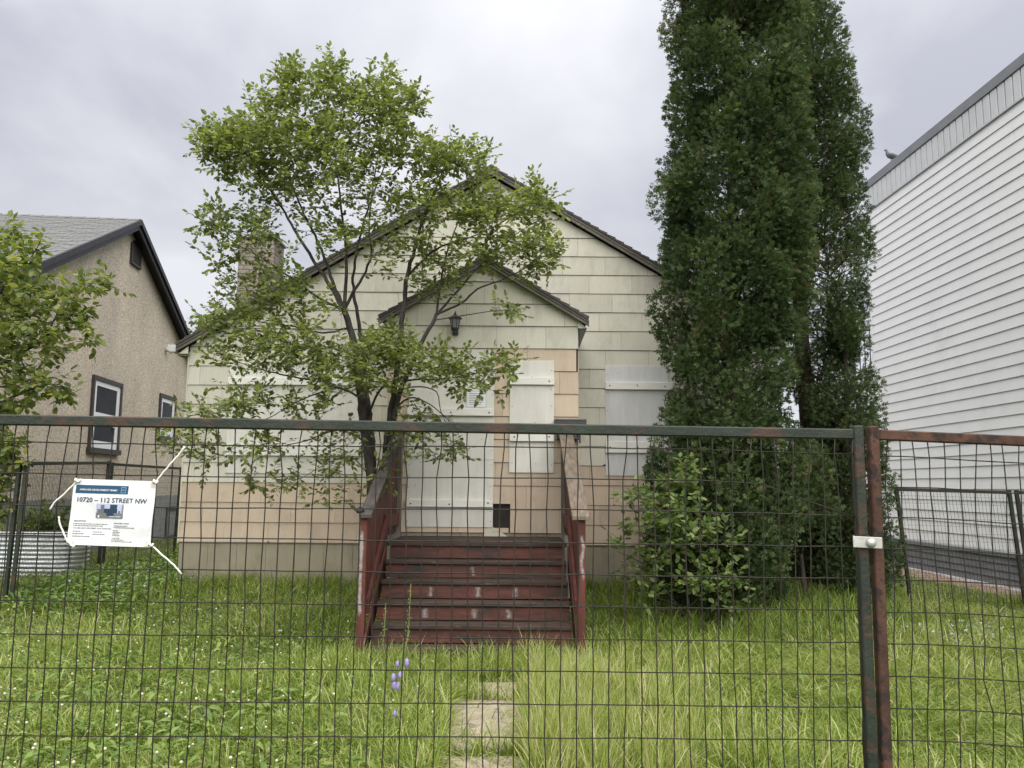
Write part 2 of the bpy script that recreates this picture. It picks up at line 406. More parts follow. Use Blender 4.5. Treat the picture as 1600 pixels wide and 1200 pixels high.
def np_mesh(name, V, faces_idx, sizes, m, parent=None, origin=(0, 0, 0), rnd=None, smooth=False, kind=None):
    """big mesh from numpy: V (n,3), flat loop index array, polygon sizes"""
    me = bpy.data.meshes.new(name)
    V = np.asarray(V, np.float32) - np.asarray(origin, np.float32)
    me.vertices.add(len(V)); me.vertices.foreach_set('co', V.ravel())
    me.loops.add(len(faces_idx)); me.loops.foreach_set('vertex_index', np.asarray(faces_idx, np.int32))
    sizes = np.asarray(sizes, np.int32)
    me.polygons.add(len(sizes)); me.polygons.foreach_set('loop_start', np.concatenate(([0], np.cumsum(sizes)[:-1])).astype(np.int32))
    me.update(calc_edges=True)
    if smooth: me.polygons.foreach_set('use_smooth', np.ones(len(sizes), bool))
    if rnd is not None:
        a = me.attributes.new('rnd', 'FLOAT', 'POINT'); a.data.foreach_set('value', np.asarray(rnd, np.float32))
    me.materials.append(m)
    o = bpy.data.objects.new(name, me)
    link(o, origin, parent)
    if kind: o['kind'] = kind
    return o
def stamp(T, tf, pos, X, Yv, Z, scale):
    """stamp template T (k,3) with faces tf (list of index tuples) at pos with basis rows X,Yv,Z (n,3) and scale (n,) -> V, loops, sizes"""
    T = np.asarray(T, float); n = len(pos); k = len(T)
    sc = np.asarray(scale, float).reshape(-1, 1, 1) if np.ndim(scale) else float(scale)
    P = T[None, :, 0:1] * X[:, None, :] + T[None, :, 1:2] * Yv[:, None, :] + T[None, :, 2:3] * Z[:, None, :]
    P = P * sc + pos[:, None, :]
    flat = np.array([i for f in tf for i in f]); sz = np.array([len(f) for f in tf])
    loops = (flat[None, :] + (np.arange(n) * k)[:, None]).ravel()
    return P.reshape(-1, 3), loops, np.tile(sz, n)
def unit(a):
    return a / np.maximum(np.linalg.norm(a, axis=-1, keepdims=True), 1e-9)
def clip_poly(poly, a, b, c):
    """keep the side a*x + b*y <= c of a 2-D polygon"""
    outp = []
    for i in range(len(poly)):
        p, q = poly[i], poly[(i + 1) % len(poly)]
        dp, dq = a * p[0] + b * p[1] - c, a * q[0] + b * q[1] - c
        if dp <= 0: outp.append(p)
        if dp * dq < 0:
            t = dp / (dp - dq); outp.append((p[0] + t * (q[0] - p[0]), p[1] + t * (q[1] - p[1])))
    return outp
def area(poly):
    return 0.5 * abs(sum(poly[i][0] * poly[(i + 1) % len(poly)][1] - poly[(i + 1) % len(poly)][0] * poly[i][1] for i in range(len(poly))))
def minus_rect(r, h):
    x0, x1, z0, z1 = r; a0, a1, b0, b1 = h
    if a0 >= x1 or a1 <= x0 or b0 >= z1 or b1 <= z0: return [r]
    o = []
    if a0 > x0: o.append((x0, a0, z0, z1))
    if a1 < x1: o.append((a1, x1, z0, z1))
    m0, m1 = max(x0, a0), min(x1, a1)
    if b0 > z0: o.append((m0, m1, z0, b0))
    if b1 < z1: o.append((m0, m1, b1, z1))
    return [q for q in o if q[1] - q[0] > 0.02 and q[3] - q[2] > 0.02]

_shared = {}
def shingle(parent, poly, Y, zlo, m, flare=0.014, th=0.008):
    """one lapped cement shingle: outline in the wall plane (x,z), bottom edge standing proud"""
    x0 = min(p[0] for p in poly); x1 = max(p[0] for p in poly); z0 = min(p[1] for p in poly); z1 = max(p[1] for p in poly)
    cx, cz = (x0 + x1) / 2, (z0 + z1) / 2
    key = (m.name,) + tuple((round(p[0] - cx, 3), round(p[1] - cz, 3)) for p in poly)
    me = _shared.get(key)
    if me is None:
        hz = 0.30
        def yy(z): return -flare * (1 - min(1.0, (z - zlo) / hz))
        f = [Vector((p[0] - cx, yy(p[1]) - th, p[1] - cz)) for p in poly]
        b = [Vector((p[0] - cx, yy(p[1]), p[1] - cz)) for p in poly]
        n = len(poly)
        me = bpy.data.meshes.new('shingle')
        me.from_pydata([tuple(v) for v in f + b], [], [tuple(range(n)), tuple(range(2 * n - 1, n - 1, -1))] + [(i, n + i, n + (i + 1) % n, (i + 1) % n) for i in range(n)])
        bm = bmesh.new(); bm.from_mesh(me); bmesh.ops.recalc_face_normals(bm, faces=bm.faces); bm.to_mesh(me); bm.free()
        me.materials.append(m)
        _shared[key] = me
    o = bpy.data.objects.new('shingle', me)
    link(o, (cx, Y - random.uniform(0, 0.004), cz), parent)
    o.rotation_euler = (random.gauss(0, .003), random.gauss(0, .0012), 0)
    return o
# ================================================================== THE GROUND
def build_ground():
    xs = np.concatenate((np.linspace(-400, -14, 14), np.linspace(-13, 13, 80), np.linspace(14, 400, 14)))
    ys = np.concatenate((np.linspace(-60, -1, 8), np.linspace(0, 22, 70), np.linspace(24, 60, 8), np.linspace(80, 900, 10)))
    X, Y = np.meshgrid(xs, ys)
    V = np.stack([X.ravel(), Y.ravel(), gz(X, Y).ravel()], 1)
    nx, ny = len(xs), len(ys)
    i = (np.arange(ny - 1)[:, None] * nx + np.arange(nx - 1)[None, :]).ravel()
    q = np.stack([i, i + 1, i + nx + 1, i + nx], 1)
    o = np_mesh('ground', V, q.ravel(), np.full(len(q), 4), M['lawn'], smooth=True)
    o['kind'] = 'structure'
build_ground()

# ================================================================== THE BOARDED HOUSE
YW = 11.5                                   # front wall plane
YP = 10.07                                  # porch front plane
XL = at(298, 540, YW).x
XC = at(765, 500, YW).x
XR = at(1203, 600, YW).x
apex = at(765, 259, YW - 0.14)
eaveL = at(296, 524, YW - 0.14)
SL = (apex.z - eaveL.z) / (XC - eaveL.x)     # roof pitch
ZA = apex.z
def roof_z(x): return ZA - SL * abs(x - XC)
ZB = at(640, 849, YW).z                      # underside of the shingles
ROW = 0.2725
house = thing('boarded_house', 'abandoned cream and peach shingle sided house with boarded windows behind the fence', 'house', (XC, 15, 0.25))
YBACK = 20.5

# structural walls behind the siding
mb = MB()
wz = 0.16
poly = [(XL + .02, YW + .012, 0.1), (XR - .02, YW + .012, 0.1), (XR - .02, YW + .012, roof_z(XR) - wz), (XC, YW + .012, ZA - wz), (XL + .02, YW + .012, roof_z(XL) - wz)]
mb.prism(poly, (0, YBACK - YW, 0))
mb.build('wall', M['dark'], house)
# porch bump-out
PC = at(757, 450, YP).x
PR = at(903, 600, YP).x
PL = 2 * PC - PR
papex = at(757, 398, YP - 0.12)
peave = at(922, 497, YP - 0.12)
PS = (papex.z - peave.z) / (peave.x - PC)
def proof_z(x): return papex.z - PS * abs(x - PC)
ZPB = at(760, 832, YP).z
mb = MB()
mb.prism([(PL + .02, YP + .03, 0.3), (PR - .02, YP + .03, 0.3), (PR - .02, YP + .03, proof_z(PR) - .1), (PC, YP + .03, papex.z - .1), (PL + .02, YP + .03, proof_z(PL) - .1)], (0, YW - YP, 0))
mb.build('wall', M['dark'], house)

# openings covered by boards, in px, on their wall planes
def rect(px0, py0, px1, py1, Y):
    a, b = at(px0, py0, Y), at(px1, py1, Y)
    return a.x, b.x, b.z, a.z
winR = rect(945, 571, 1046, 744, YW)
winL = rect(361, 572, 566, 741, YW)
hole = rect(770, 787, 797, 825, YP)

# main wall shingles
def main_rows():
    z = ZB; k = 0
    SW = 0.612
    while z < ZA - 0.1:
        z1 = z + ROW
        off = (0.0, 0.31, 0.12, 0.45, 0.22)[k % 5]
        x = XL - off
        peach = k < 4 and True
        while x < XR:
            a, b = max(x, XL), min(x + SW - 0.003, XR)
            x += SW
            if b - a < 0.04: continue
            # hidden behind the porch
            if a > PL + 0.05 and b < PR - 0.05 and z1 < proof_z(PR) - 0.4: continue
            p = [(a, z), (b, z), (b, z1 - 0.006), (a, z1 - 0.006)]
            p = clip_poly(p, -SL, 1, ZA - 0.12 - SL * XC)
            p = clip_poly(p, SL, 1, ZA - 0.12 + SL * XC)
            if len(p) < 3 or area(p) < 0.0008: continue
            if random.random() < .07 and len(p) == 4:      # a chipped lower corner
                cw_, chh = random.uniform(.02, .06), random.uniform(.015, .04)
                p = [(a + cw_, z), (b, z), (b, z1 - .006), (a, z1 - .006), (a, z + chh)] if random.random() < .5 else [(a, z), (b - cw_, z), (b, z + chh), (b, z1 - .006), (a, z1 - .006)]
            for _ in (0,):
                pm = 'peach' if (k < 3 or (k < 4 and a > 0)) else 'cream'
                shingle(house, p, YW, z, M[pm])
        z = z1; k += 1
main_rows()
# porch front shingles: seven lower courses peach, the rest cream
zp_change = at(850, 545, YP).z
PROW = (zp_change - ZPB) / 8
def porch_rows():
    z = ZPB; k = 0
    while z < papex.z - 0.08:
        z1 = z + PROW
        off = (0.33, 0.12, 0.5, 0.27, 0.05, 0.42)[k % 6]
        x = PL - off
        while x < PR:
            a, b = max(x, PL), min(x + 0.609, PR)
            x += 0.612
            if b - a < 0.03: continue
            for r in minus_rect((a, b, z, z1 - 0.006), hole):
                p = [(r[0], r[2]), (r[1], r[2]), (r[1], r[3]), (r[0], r[3])]
                p = clip_poly(p, -PS, 1, papex.z - 0.09 - PS * PC)
                p = clip_poly(p, PS, 1, papex.z - 0.09 + PS * PC)
                if len(p) < 3 or area(p) < 0.0008: continue
                shingle(house, p, YP, z, M['peach' if k < 8 else 'cream'])
        z = z1; k += 1
porch_rows()
# porch side walls: lapped rows, one strip each
for sx, xs in ((1, PR), (-1, PL)):
    z = ZPB; k = 0
    while z < proof_z(PR) - 0.1:
        z1 = min(z + PROW, proof_z(PR) - 0.08)
        m_ = M['peach' if k < 8 else 'cream']
        MB().hexa([(xs, YP, z), (xs + sx * .012, YP + .004, z), (xs + sx * .012, YW, z), (xs, YW, z), (xs, YP, z1), (xs + sx * .004, YP + .004, z1), (xs + sx * .004, YW, z1), (xs, YW, z1)]).build('shingle', m_, house)
        z = z1; k += 1
# corner boards
for xs in (XL - .022, XR + .002):
    box('corner_board', M['creamtrim'], house, xs, xs + .02, YW - .02, YW + .06, ZB - 0.02, roof_z(XL) - 0.2)
# left side wall cladding rows (seen at a grazing angle from a step aside)
z = ZB
for k in range(12):
    z1 = min(z + ROW, roof_z(XL) - 0.2)
    if z1 - z < 0.05: break
    for xs, sx in ((XL, -1), (XR, 1)):
        MB().hexa([(xs, YW + .06, z), (xs + sx * .012, YW + .06, z), (xs + sx * .012, YBACK, z), (xs, YBACK, z), (xs, YW + .06, z1), (xs + sx * .004, YW + .06, z1), (xs + sx * .004, YBACK, z1), (xs, YBACK, z1)]).build('shingle', M['peach' if k < 3 else 'cream'], house)
    z = z1
# olive skirting panels below the siding
x = XL
while x < XR - 0.01:
    b = min(x + 0.40, XR)
    if not (x > PL and b < PR):
        box('skirting_panel', M['olive'], house, x + .002, b - .002, YW - .004, YW + .01, 0.02, ZB - 0.004)
    x = b
x = PL
while x < PR - 0.01:
    b = min(x + 0.46, PR)
    box('skirting_panel', M['olive'], house, x + .002, b - .002, YP + .004, YP + .02, 0.3, ZPB - 0.004)
    x = b
box('drip_strip', M['rake'], house, XL - .01, PL - .02, YW - .022, YW - .004, ZB - 0.014, ZB + .002)
box('drip_strip', M['rake'], house, PR + .02, XR + .01, YW - .022, YW - .004, ZB - 0.014, ZB + .002)

# roofs: stepped shingle courses over a deck, rake boards on the front edge
def gable_roof(parent, xc, za, sl, halves, y0, y1, rake_h, m_roof, course=0.14, t=0.007, m_rake=None, name='roof'):
    ln = math.sqrt(1 + sl * sl)
    for s, half in zip((-1, 1), halves):
        prof = []
        n = int(half / (course / ln)) + 1
        top = [(xc, za + 0.02)]
        for i in range(n):
            xa, xb = i * half / n, (i + 1) * half / n
            top.append((xc + s * xb, za - sl * xb + 0.012 + t * 0.5))
            top.append((xc + s * xb, za - sl * xb - 0.004 if i < n - 1 else za - sl * half))
        poly = top + [(xc + s * (half - 0.01), za - sl * half - 0.03), (xc, za - 0.03)]
        MB().prism([(p[0], y0 - 0.015, p[1]) for p in poly], (0, y1 - y0, 0)).build(name, m_roof, parent)
        # two-piece rake: dark drip board and the weathered board below
        def strip(d0, d1, ya, yb, m_, nm):
            P = [(xc, za - d0), (xc + s * half, za - sl * half - d0), (xc + s * half, za - sl * half - d1), (xc, za - d1)]
            MB().prism([(p[0], ya, p[1]) for p in P], (0, yb - ya, 0)).build(nm, m_, parent, bevel=0.002)
        strip(0.032, 0.032 + rake_h * 0.45, y0, y0 + 0.03, M['blacktrim'] if m_rake is None else m_rake, 'rake_board')
        strip(0.032 + rake_h * 0.45, 0.032 + rake_h, y0 + 0.012, y0 + 0.045, M['rake'], 'rake_board')
    return
HALF = XC - at(277, 527, YW - .14).x + 0.02
gable_roof(house, XC, ZA, SL, (HALF, XR - XC + .2), YW - 0.14, YBACK + 0.3, 0.085, M['asphalt'], m_rake=M['rake'])
gable_roof(house, PC, papex.z, PS, (PR - PC + 0.13, PR - PC + 0.13), YP - 0.12, YW + 0.01, 0.075, M['asphalt'], m_rake=M['rake'])
# boxed eave ends, soffits, gutters
for s in (-1, 1):
    xe = XC - HALF if s < 0 else XR + .2; xw = XL if s < 0 else XR
    ze = roof_z(xe) - 0.12
    P = [(xw + s * 0.0, roof_z(xw) - 0.13), (xe - s * 0.03, ze - 0.02), (xw, ze - 0.02)]
    MB().prism([(p[0], YW - 0.09, p[1]) for p in P], (0, 0.03, 0)).build('eave_return', M['creamtrim'], house)
    box('soffit', M['soffit'], house, min(xw, xe) + .01, max(xw, xe) - .01, YW - .06, YBACK, ze - 0.045, ze - 0.022)
    prof = [(0, 0), (0.075 * s, 0.0), (0.10 * s, 0.02), (0.11 * s, 0.07), (0.12 * s, 0.10), (0.0, 0.10)]
    MB().prism([(xe - s * .01 + p[0], YW - 0.15, ze - 0.0 + p[1]) for p in prof], (0, YBACK - YW, 0)).build('gutter', M['gutter'], house)
for s in (-1, 1):
    xw = PR if s > 0 else PL; xe = PC + s * (PR - PC + 0.13)
    ze = proof_z(xe) - 0.11
    P = [(xw, proof_z(xw) - 0.10), (xe - s * .02, ze - .01), (xw, ze - .01)]
    MB().prism([(p[0], YP - 0.04, p[1]) for p in P], (0, 0.03, 0)).build('eave_return', M['creamtrim'], house)
    # sloping soffit seen from below, underside shade put in as dark brown
    MB().prism([(xw + s * .014, YP - 0.03, ze - .26), (xw + s * .014, YP - .03, ze - 0.012), (xe - s * .02, YP - .03, ze - .012)], (0, YW - YP, 0)).build('soffit', M['browntrim'], house)
# gable louvre vent
vx0, vx1, vz0, vz1 = rect(757, 296, 778, 338, YW)
vent = MB().box(vx0, vx1, YW - .012, YW - .002, vz0, vz1).build('gable_vent', M['dark'], house)
for i in range(7):
    z = vz0 + (i + .5) * (vz1 - vz0) / 7
    MB().obox(((vx0 + vx1) / 2, YW - .024, z), ((vx1 - vx0) / 2 - .02, 0, 0), (0, .012, .014), (0, .002, -.0015)).build('louvre', M['blacktrim'], vent)
for a, b, c, d in ((vx0 - .03, vx0, vz0 - .03, vz1 + .03), (vx1, vx1 + .03, vz0 - .03, vz1 + .03), (vx0, vx1, vz1, vz1 + .03), (vx0, vx1, vz0 - .03, vz0)):
    box('vent_frame', M['browntrim'], vent, a, b, YW - .034, YW - .003, c, d)
# dark crawl hole by the door with broken edges
box('crawl_hole', M['dark'], house, hole[0] - .01, hole[1] + .01, YP + .022, YP + .026, hole[2] - .01, hole[3] + .01)
MB().prism([(hole[0] - .10, YP - .022, hole[2] - .17), (hole[0] + .05, YP - .022, hole[2] - .16), (hole[1] + .02, YP - .022, hole[2] - .14), (hole[0] + .07, YP - .022, hole[2] - .02), (hole[0] - .04, YP - .022, hole[2] + .03), (hole[0] - .11, YP - .022, hole[2] - .05)], (0, .006, 0)).build('broken_shingle', M['creamtrim'], house)

# boards over the openings
def screws(parent, pts, Y, r=0.011):
    for x, z in pts:
        MB().tube([(x, Y + .004, z), (x, Y - .003, z)], r, 8).build('screw_head', M['screw'], parent)
def boarded(label, r, Y, sheets, battens, nscrew=4, m_ply='ply'):
    x0, x1, z0, z1 = r
    t = thing('window_board', label, 'board', ((x0 + x1) / 2, Y - .03, z0))
    for a, b in sheets:
        box('plywood_sheet', M[m_ply], t, x0, x1, Y - .034, Y - .02, a, b - .004, bevel=.0015)
        for k in range(6):
            zz_ = a + (b - a) * (k + .5) / 6
            screws(t, [(x0 + .03 + random.uniform(-.008, .008), zz_), (x1 - .03, zz_ + random.uniform(-.02, .02))], Y - .034, 0.005)
        screws(t, [(random.uniform(x0 + .1, x1 - .1), random.uniform(a + .08, b - .08)) for _ in range(4)], Y - .034, 0.0055)
    for a, b, e0, e1 in battens:
        ob = MB().hexa([(x0 + e0, Y - .075, a), (x1 + e1, Y - .075, a), (x1 + e1, Y - .0345, a), (x0 + e0, Y - .0345, a), (x0 + e0, Y - .075, b), (x1 + e1, Y - .075, b), (x1 + e1, Y - .0345, b), (x0 + e0, Y - .0345, b)]).build('batten', M['batten'], t, bevel=.003)
        n = nscrew
        screws(ob, [(x0 + .06 + (x1 - x0 - .12) * k / (n - 1), (a + b) / 2 + random.uniform(-.01, .01)) for k in range(n)], Y - .075, 0.010)
    return t
def zat(py, px, Y): return at(px, py, Y).z
boarded('white plywood board with two battens over the window right of the porch', winR, YW, [(winR[2], winR[3])],
        [(zat(609.5, 990, YW), zat(598, 990, YW), 0, .05), (zat(708, 990, YW), zat(690, 990, YW), 0, .05)], 3, 'plygrey')
boarded('wide white plywood board over the left front window behind the leafy tree', winL, YW, [(winL[2], winL[3])],
        [(zat(602, 420, YW), zat(591, 420, YW), -.01, .0), (zat(712, 420, YW), zat(696, 420, YW), 0, .0)], 4)
side = rect(797, 563, 865, 739, YP)
boarded('narrow white plywood board over the sidelight beside the front door', side, YP, [(side[2], side[3])],
        [(zat(602, 830, YP), zat(590.5, 830, YP), .004, 0.004), (zat(690, 830, YP), zat(675, 830, YP), .004, .002)], 2)
door = rect(640.5, 546, 770, 824, YP)
zs = zat(718, 700, YP)
db = boarded('tall grey-white plywood boards screwed over the front doorway', door, YP, [(door[2], zs), (zs, door[3])],
             [(zat(650, 700, YP), zat(639, 700, YP), -.005, 0.0), (zat(792, 700, YP), zat(781, 700, YP), .0, -.005)], 3)
db.name = 'door_board'
# notice in a plastic sleeve pinned to the door board
nr = rect(729, 611, 760, 637, YP - .034)
nt_ = thing('door_notice', 'small printed paper notice in a clear sleeve on the door board', 'notice', ((nr[0] + nr[1]) / 2, YP - .04, nr[2]))
box('plastic_sleeve', M['sleeve'], nt_, nr[0], nr[1], YP - .0385, YP - .0355, nr[2], nr[3])
box('paper_sheet', M['paper'], nt_, nr[0] + .012, nr[1] - .012, YP - .0405, YP - .0390, nr[2] + .012, nr[3] - .01)
for k in range(7):
    z = nr[3] - .035 - k * .022
    MB().box(nr[0] + .03, nr[1] - .03 - random.uniform(0, .05), YP - .0415, YP - .0409, z, z + .007).build('printed_line', M['textink'], nt_)

# lantern on the porch gable
lx, ltop = at(711.5, 486, YP - .1).x, at(711.5, 486, YP - .1).z
lbot = at(711.5, 523, YP - .1).z
ly = YP - .115
H = ltop - lbot
lan = thing('wall_lantern', 'black carriage lantern mounted on the porch gable above the door', 'lamp', (lx, YP, lbot))
MB().box(lx - .035, lx + .035, YP - .035, YP - .021, lbot + H * .02, lbot + H * .34).build('back_plate', M['black'], lan, bevel=.004)
MB().tube([(lx, YP - .03, lbot + H * .22), (lx, YP - .07, lbot + H * .10), (lx, ly, lbot + H * .12), (lx, ly, lbot + H * .22)], [.012, .014, .016, .02], 8).build('bracket_arm', M['black'], lan, smooth=True)
MB().lathe((lx, ly, lbot), [(.012, .0), (.03, H * .06), (.022, H * .1), (.045, H * .2), (.05, H * .27), (.04, H * .29)], 10).build('base_cup', M['black'], lan, smooth=True)
MB().lathe((lx, ly, lbot), [(.040, H * .29), (.058, H * .66)], 6).build('glass', M['frosted'], lan)
mbx = MB()
for k in range(6):
    a = k * math.pi / 3 + 1e-3
    mbx.tube([(lx + .043 * math.cos(a), ly + .043 * math.sin(a), lbot + H * .28), (lx + .062 * math.cos(a), ly + .062 * math.sin(a), lbot + H * .67)], .0045, 5)
mbx.build('cage', M['black'], lan)
MB().lathe((lx, ly, lbot), [(.085, H * .655), (.088, H * .68), (.065, H * .735), (.035, H * .80), (.018, H * .82), (.016, H * .86)], 12).build('roof_cap', M['black'], lan, smooth=True)
MB().lathe((lx, ly, lbot), [(.012, H * .86), (.016, H * .89), (.008, H * .93), (.003, H)], 8).build('finial', M['black'], lan, smooth=True)

# mailbox on the porch corner
mr_ = rect(866, 655, 915, 690, YP - .06)
mx0, mx1 = mr_[0], mr_[1]
ml = thing('mailbox', 'flat black wall mailbox beside the stair post at the porch corner', 'mailbox', ((mx0 + mx1) / 2, YP - .1, mr_[2]))
box('box_body', M['black'], ml, mx0 + .03, mx1 - .075, YP - .15, YP - .024, mr_[2] + .02, mr_[3] - .05, bevel=.006)
box('box_back', M['black'], ml, mx1 - .078, mx1 - .06, YP - .06, YP - .026, mr_[2] - .02, mr_[3] - .05)
MB().hexa([(mx0, YP - .19, mr_[3] - .075), (mx1, YP - .19, mr_[3] - .075), (mx1, YP - .022, mr_[3] - .05), (mx0, YP - .022, mr_[3] - .05), (mx0, YP - .19, mr_[3] - .02), (mx1, YP - .19, mr_[3] - .02), (mx1, YP - .022, mr_[3]), (mx0, YP - .022, mr_[3])]).build('lid', M['black'], ml, bevel=.004)
MB().box(mx0 - .002, mx1 + .002, YP - .195, YP - .18, mr_[3] - .018, mr_[3] - .006).build('lid_edge', M['blackgrey'], ml)

# chimney of single bricks
YC = 13.4
c0, c1 = at(371, 420, YC).x, at(427, 420, YC).x
ctop = at(400, 372, YC).z
zb = roof_z(c0) - 0.25
ch = box('chimney', M['mortar'], house, c0 + .012, c1 - .012, YC + .012, YC + .588, zb, ctop - .015)
bl, bh = (c1 - c0) / 3, 0.072
k = 0; z = zb
while z < ctop - .02:
    sh = (k % 2) * bl / 2
    x = c0 - sh
    while x < c1 - .01:
        a, b = max(x, c0), min(x + bl, c1)
        if b - a > .03:
            box('brick', M['brick'], ch, a + .005, b - .005, YC + random.uniform(-.002, .002), YC + .09, z + .005, min(z + bh, ctop) - .005)
        x += bl
    for q in range(3):
        for xs in (c0, c1 - .09):
            y0 = YC + .095 + q * .165
            box('brick', M['brick'], ch, xs + random.uniform(-.002, .002), xs + .09, y0, y0 + .155, z + .005, min(z + bh, ctop) - .005)
    z += bh; k += 1
box('cap_slab', M['mortar'], ch, c0 - .03, c1 + .03, YC - .03, YC + .63, ctop, ctop + .05, bevel=.01)

# ================================================================== WOODEN STAIRS
st = thing('wooden_stairs', 'worn red wooden porch stairs with weathered handrails and white spray paint', 'stairs', (-.37, 8.7, 0))
DY = [8.9, 8.65, 8.4, 8.15, 7.9, 7.65]
DZ = [zat(p, 750, y) for p, y in zip((848, 877, 908.5, 942.5, 977.5, 1015), DY)]
SX0, SX1 = at(577, 977, 7.9).x, at(897, 977, 7.9).x
SXC = (SX0 + SX1) / 2
for k in range(6):
    y, z = DY[k], DZ[k]
    if k == 0:
        yy = y
        j = 0
        while yy < YP - .03:
            y2 = min(yy + .14, YP - .02)
            box('deck_plank', M['tread'], st, SX0 - .0, SX1 + .0, yy + .003, y2 - .003, z - .038 + random.uniform(-.003, .002), z, bevel=.004)
            yy = y2
    else:
        for q in range(2):
            ya = y + q * .135
            o = MB()
            dz0, dz1 = random.uniform(-.006, .003), random.uniform(-.006, .003)
            o.hexa([(SX0 + .02, ya, z - .038 + dz0), (SX1 - .02, ya, z - .038 + dz1), (SX1 - .02, ya + .13, z - .038 + dz1), (SX0 + .02, ya + .13, z - .038 + dz0),
                    (SX0 + .02, ya, z + dz0), (SX1 - .02, ya, z + dz1), (SX1 - .02, ya + .13, z + dz1), (SX0 + .02, ya + .13, z + dz0)])
            o.build('tread_plank', M['tread'], st, bevel=.006)
    znext = DZ[k + 1] if k < 5 else -0.06
    zbot = znext + .004 if k < 5 else 0.02
    rb = box('riser', M['red'], st, SX0 + .022, SX1 - .022, y + .03, y + .052, zbot, z - .04, bevel=.003)
    if k in (2, 3, 1):
        for wx in ((0,), (.95,), (.50, .97, 1.35), (.48, .95, 1.28))[k]:
            wx += SX0 + random.uniform(-.03, .03); ww = random.uniform(.06, .17); hh = (z - .04 - zbot)
            n, mq = 11, 7
            vs = [(wx + (i / (n - 1) - .5) * ww, y + .0285, zbot + hh * (.05 + .9 * j / (mq - 1))) for j in range(mq) for i in range(n)]
            mbm = MB().add(vs, [(j * n + i, j * n + i + 1, (j + 1) * n + i + 1, (j + 1) * n + i) for j in range(mq - 1) for i in range(n - 1)])
            ob = mbm.build('paint_mark', M['spray'], rb)
            at_ = ob.data.attributes.new('fade', 'FLOAT', 'POINT')
            at_.data.foreach_set('value', [0.55 * max(0, 1 - abs(i / (n - 1) - .5) * 2.0) * min(1, 4 * (1 - abs(j / (mq - 1) - .5) * 2)) for j in range(mq) for i in range(n)])
# side walls: posts, sloping boards, lower rail, cap
for s in (-1, 1):
    xi = SX0 if s < 0 else SX1              # inner face of the rail
    xo = xi + s * .10
    yf, yb_ = 7.80, YP - .12
    zf, zb2 = zat(808, 900, yf), zat(678, 890, yb_)
    slp = (zb2 - zf) / (yb_ - yf)
    def cz(y): return zf + slp * (y - yf)
    a, b = sorted((xi + s * .03, xo + s * .0))
    p0 = MB().box(a, b, yf - .01, yf + .085, -.12, zf - .01).build('post', M['redrail'], st, bevel=.005)
    box('post', M['greywood'], st, min(xi, xi + s * .09), max(xi, xi + s * .09), yb_ - .06, yb_ + .04, 0.3, cz(yb_) - .01, bevel=.005)
    # spray paint on the front posts
    n, mq = 6, 14
    z0_, z1_ = (zf - 1.02, zf - .04) if s < 0 else (zf - .62, zf - .12)
    xm = (a + b) / 2 - .012 * (1 if s < 0 else -0.3); ww = .06
    vs = [(xm + (i / (n - 1) - .5) * ww + .01 * math.sin(j * .9) * (1 if s > 0 else .2), yf - .0125, z0_ + (z1_ - z0_) * j / (mq - 1)) for j in range(mq) for i in range(n)]
    ob = MB().add(vs, [(j * n + i, j * n + i + 1, (j + 1) * n + i + 1, (j + 1) * n + i) for j in range(mq - 1) for i in range(n - 1)]).build('paint_mark', M['spray'], p0)
    at_ = ob.data.attributes.new('fade', 'FLOAT', 'POINT')
    at_.data.foreach_set('value', [(.80 if s < 0 else .70) * max(0, 1 - abs(i / (n - 1) - .5) * 2.0) * min(1, 3.0 * (1 - abs(j / (mq - 1) - .5) * 2)) for j in range(mq) for i in range(n)])
    # vertical boards
    y = yf + .10; k = 0
    while y < yb_ - .08:
        y2 = min(y + .138, yb_ - .065)
        lowz = max(0.45, DZ[0] + .05 - .72 * max(0, 8.95 - y)) - .0
        xa = xi + s * .045
        MB().hexa([(xa, y, lowz), (xa + s * .02, y, lowz), (xa + s * .02, y2 - .006, lowz), (xa, y2 - .006, lowz),
                   (xa, y, cz(y) - .012), (xa + s * .02, y, cz(y) - .012), (xa + s * .02, y2 - .006, cz(y2) - .012), (xa, y2 - .006, cz(y2) - .012)]).build('side_board', M['redrail'], st)
        y = y2; k += 1
    # inner sloping skirt and stringer
    def slope_board(x0, x1, ya, za, yb2, zb3, h, m_, nm):
        MB().hexa([(x0, ya, za - h), (x1, ya, za - h), (x1, yb2, zb3 - h), (x0, yb2, zb3 - h), (x0, ya, za), (x1, ya, za), (x1, yb2, zb3), (x0, yb2, zb3)]).build(nm, m_, st, bevel=.004)
    xa = xi + s * .008
    slope_board(min(xa, xa + s * .034), max(xa, xa + s * .034), yf + .10, .56, 8.95, 1.30, .14, M['redrail'], 'rail_board')
    slope_board(min(xa, xa + s * .034), max(xa, xa + s * .034), 8.952, 1.30, yb_ - .07, 1.30, .14, M['redrail'], 'rail_board')
    slope_board(min(xa, xa + s * .02), max(xa, xa + s * .02), 7.62, .02 + .1, 8.92, 1.0, .26, M['red'], 'stringer')
    # cap
    cw = (.165 if s > 0 else .12)
    x0, x1 = (xi - .03, xi - .03 + cw) if s > 0 else (xi + .02 - cw, xi + .02)
    MB().hexa([(x0, yf - .06, zf - .028 + .0), (x1, yf - .06, zf - .028), (x1, yb_, cz(yb_)), (x0, yb_, cz(yb_)),
               (x0, yf - .06, zf + .012), (x1, yf - .06, zf + .012), (x1, yb_, cz(yb_) + .04), (x0, yb_, cz(yb_) + .04)]).build('handrail_cap', M['weathered'] if s > 0 else M['darkwood'], st, bevel=.005)
MB().lathe((SX0 - .10, 7.79, zat(797, 575, 7.79) - .03), [(.03, 0), (.042, .02), (.03, .05), (.008, .062)], 10).build('post_knob', M['black'], st, smooth=True)
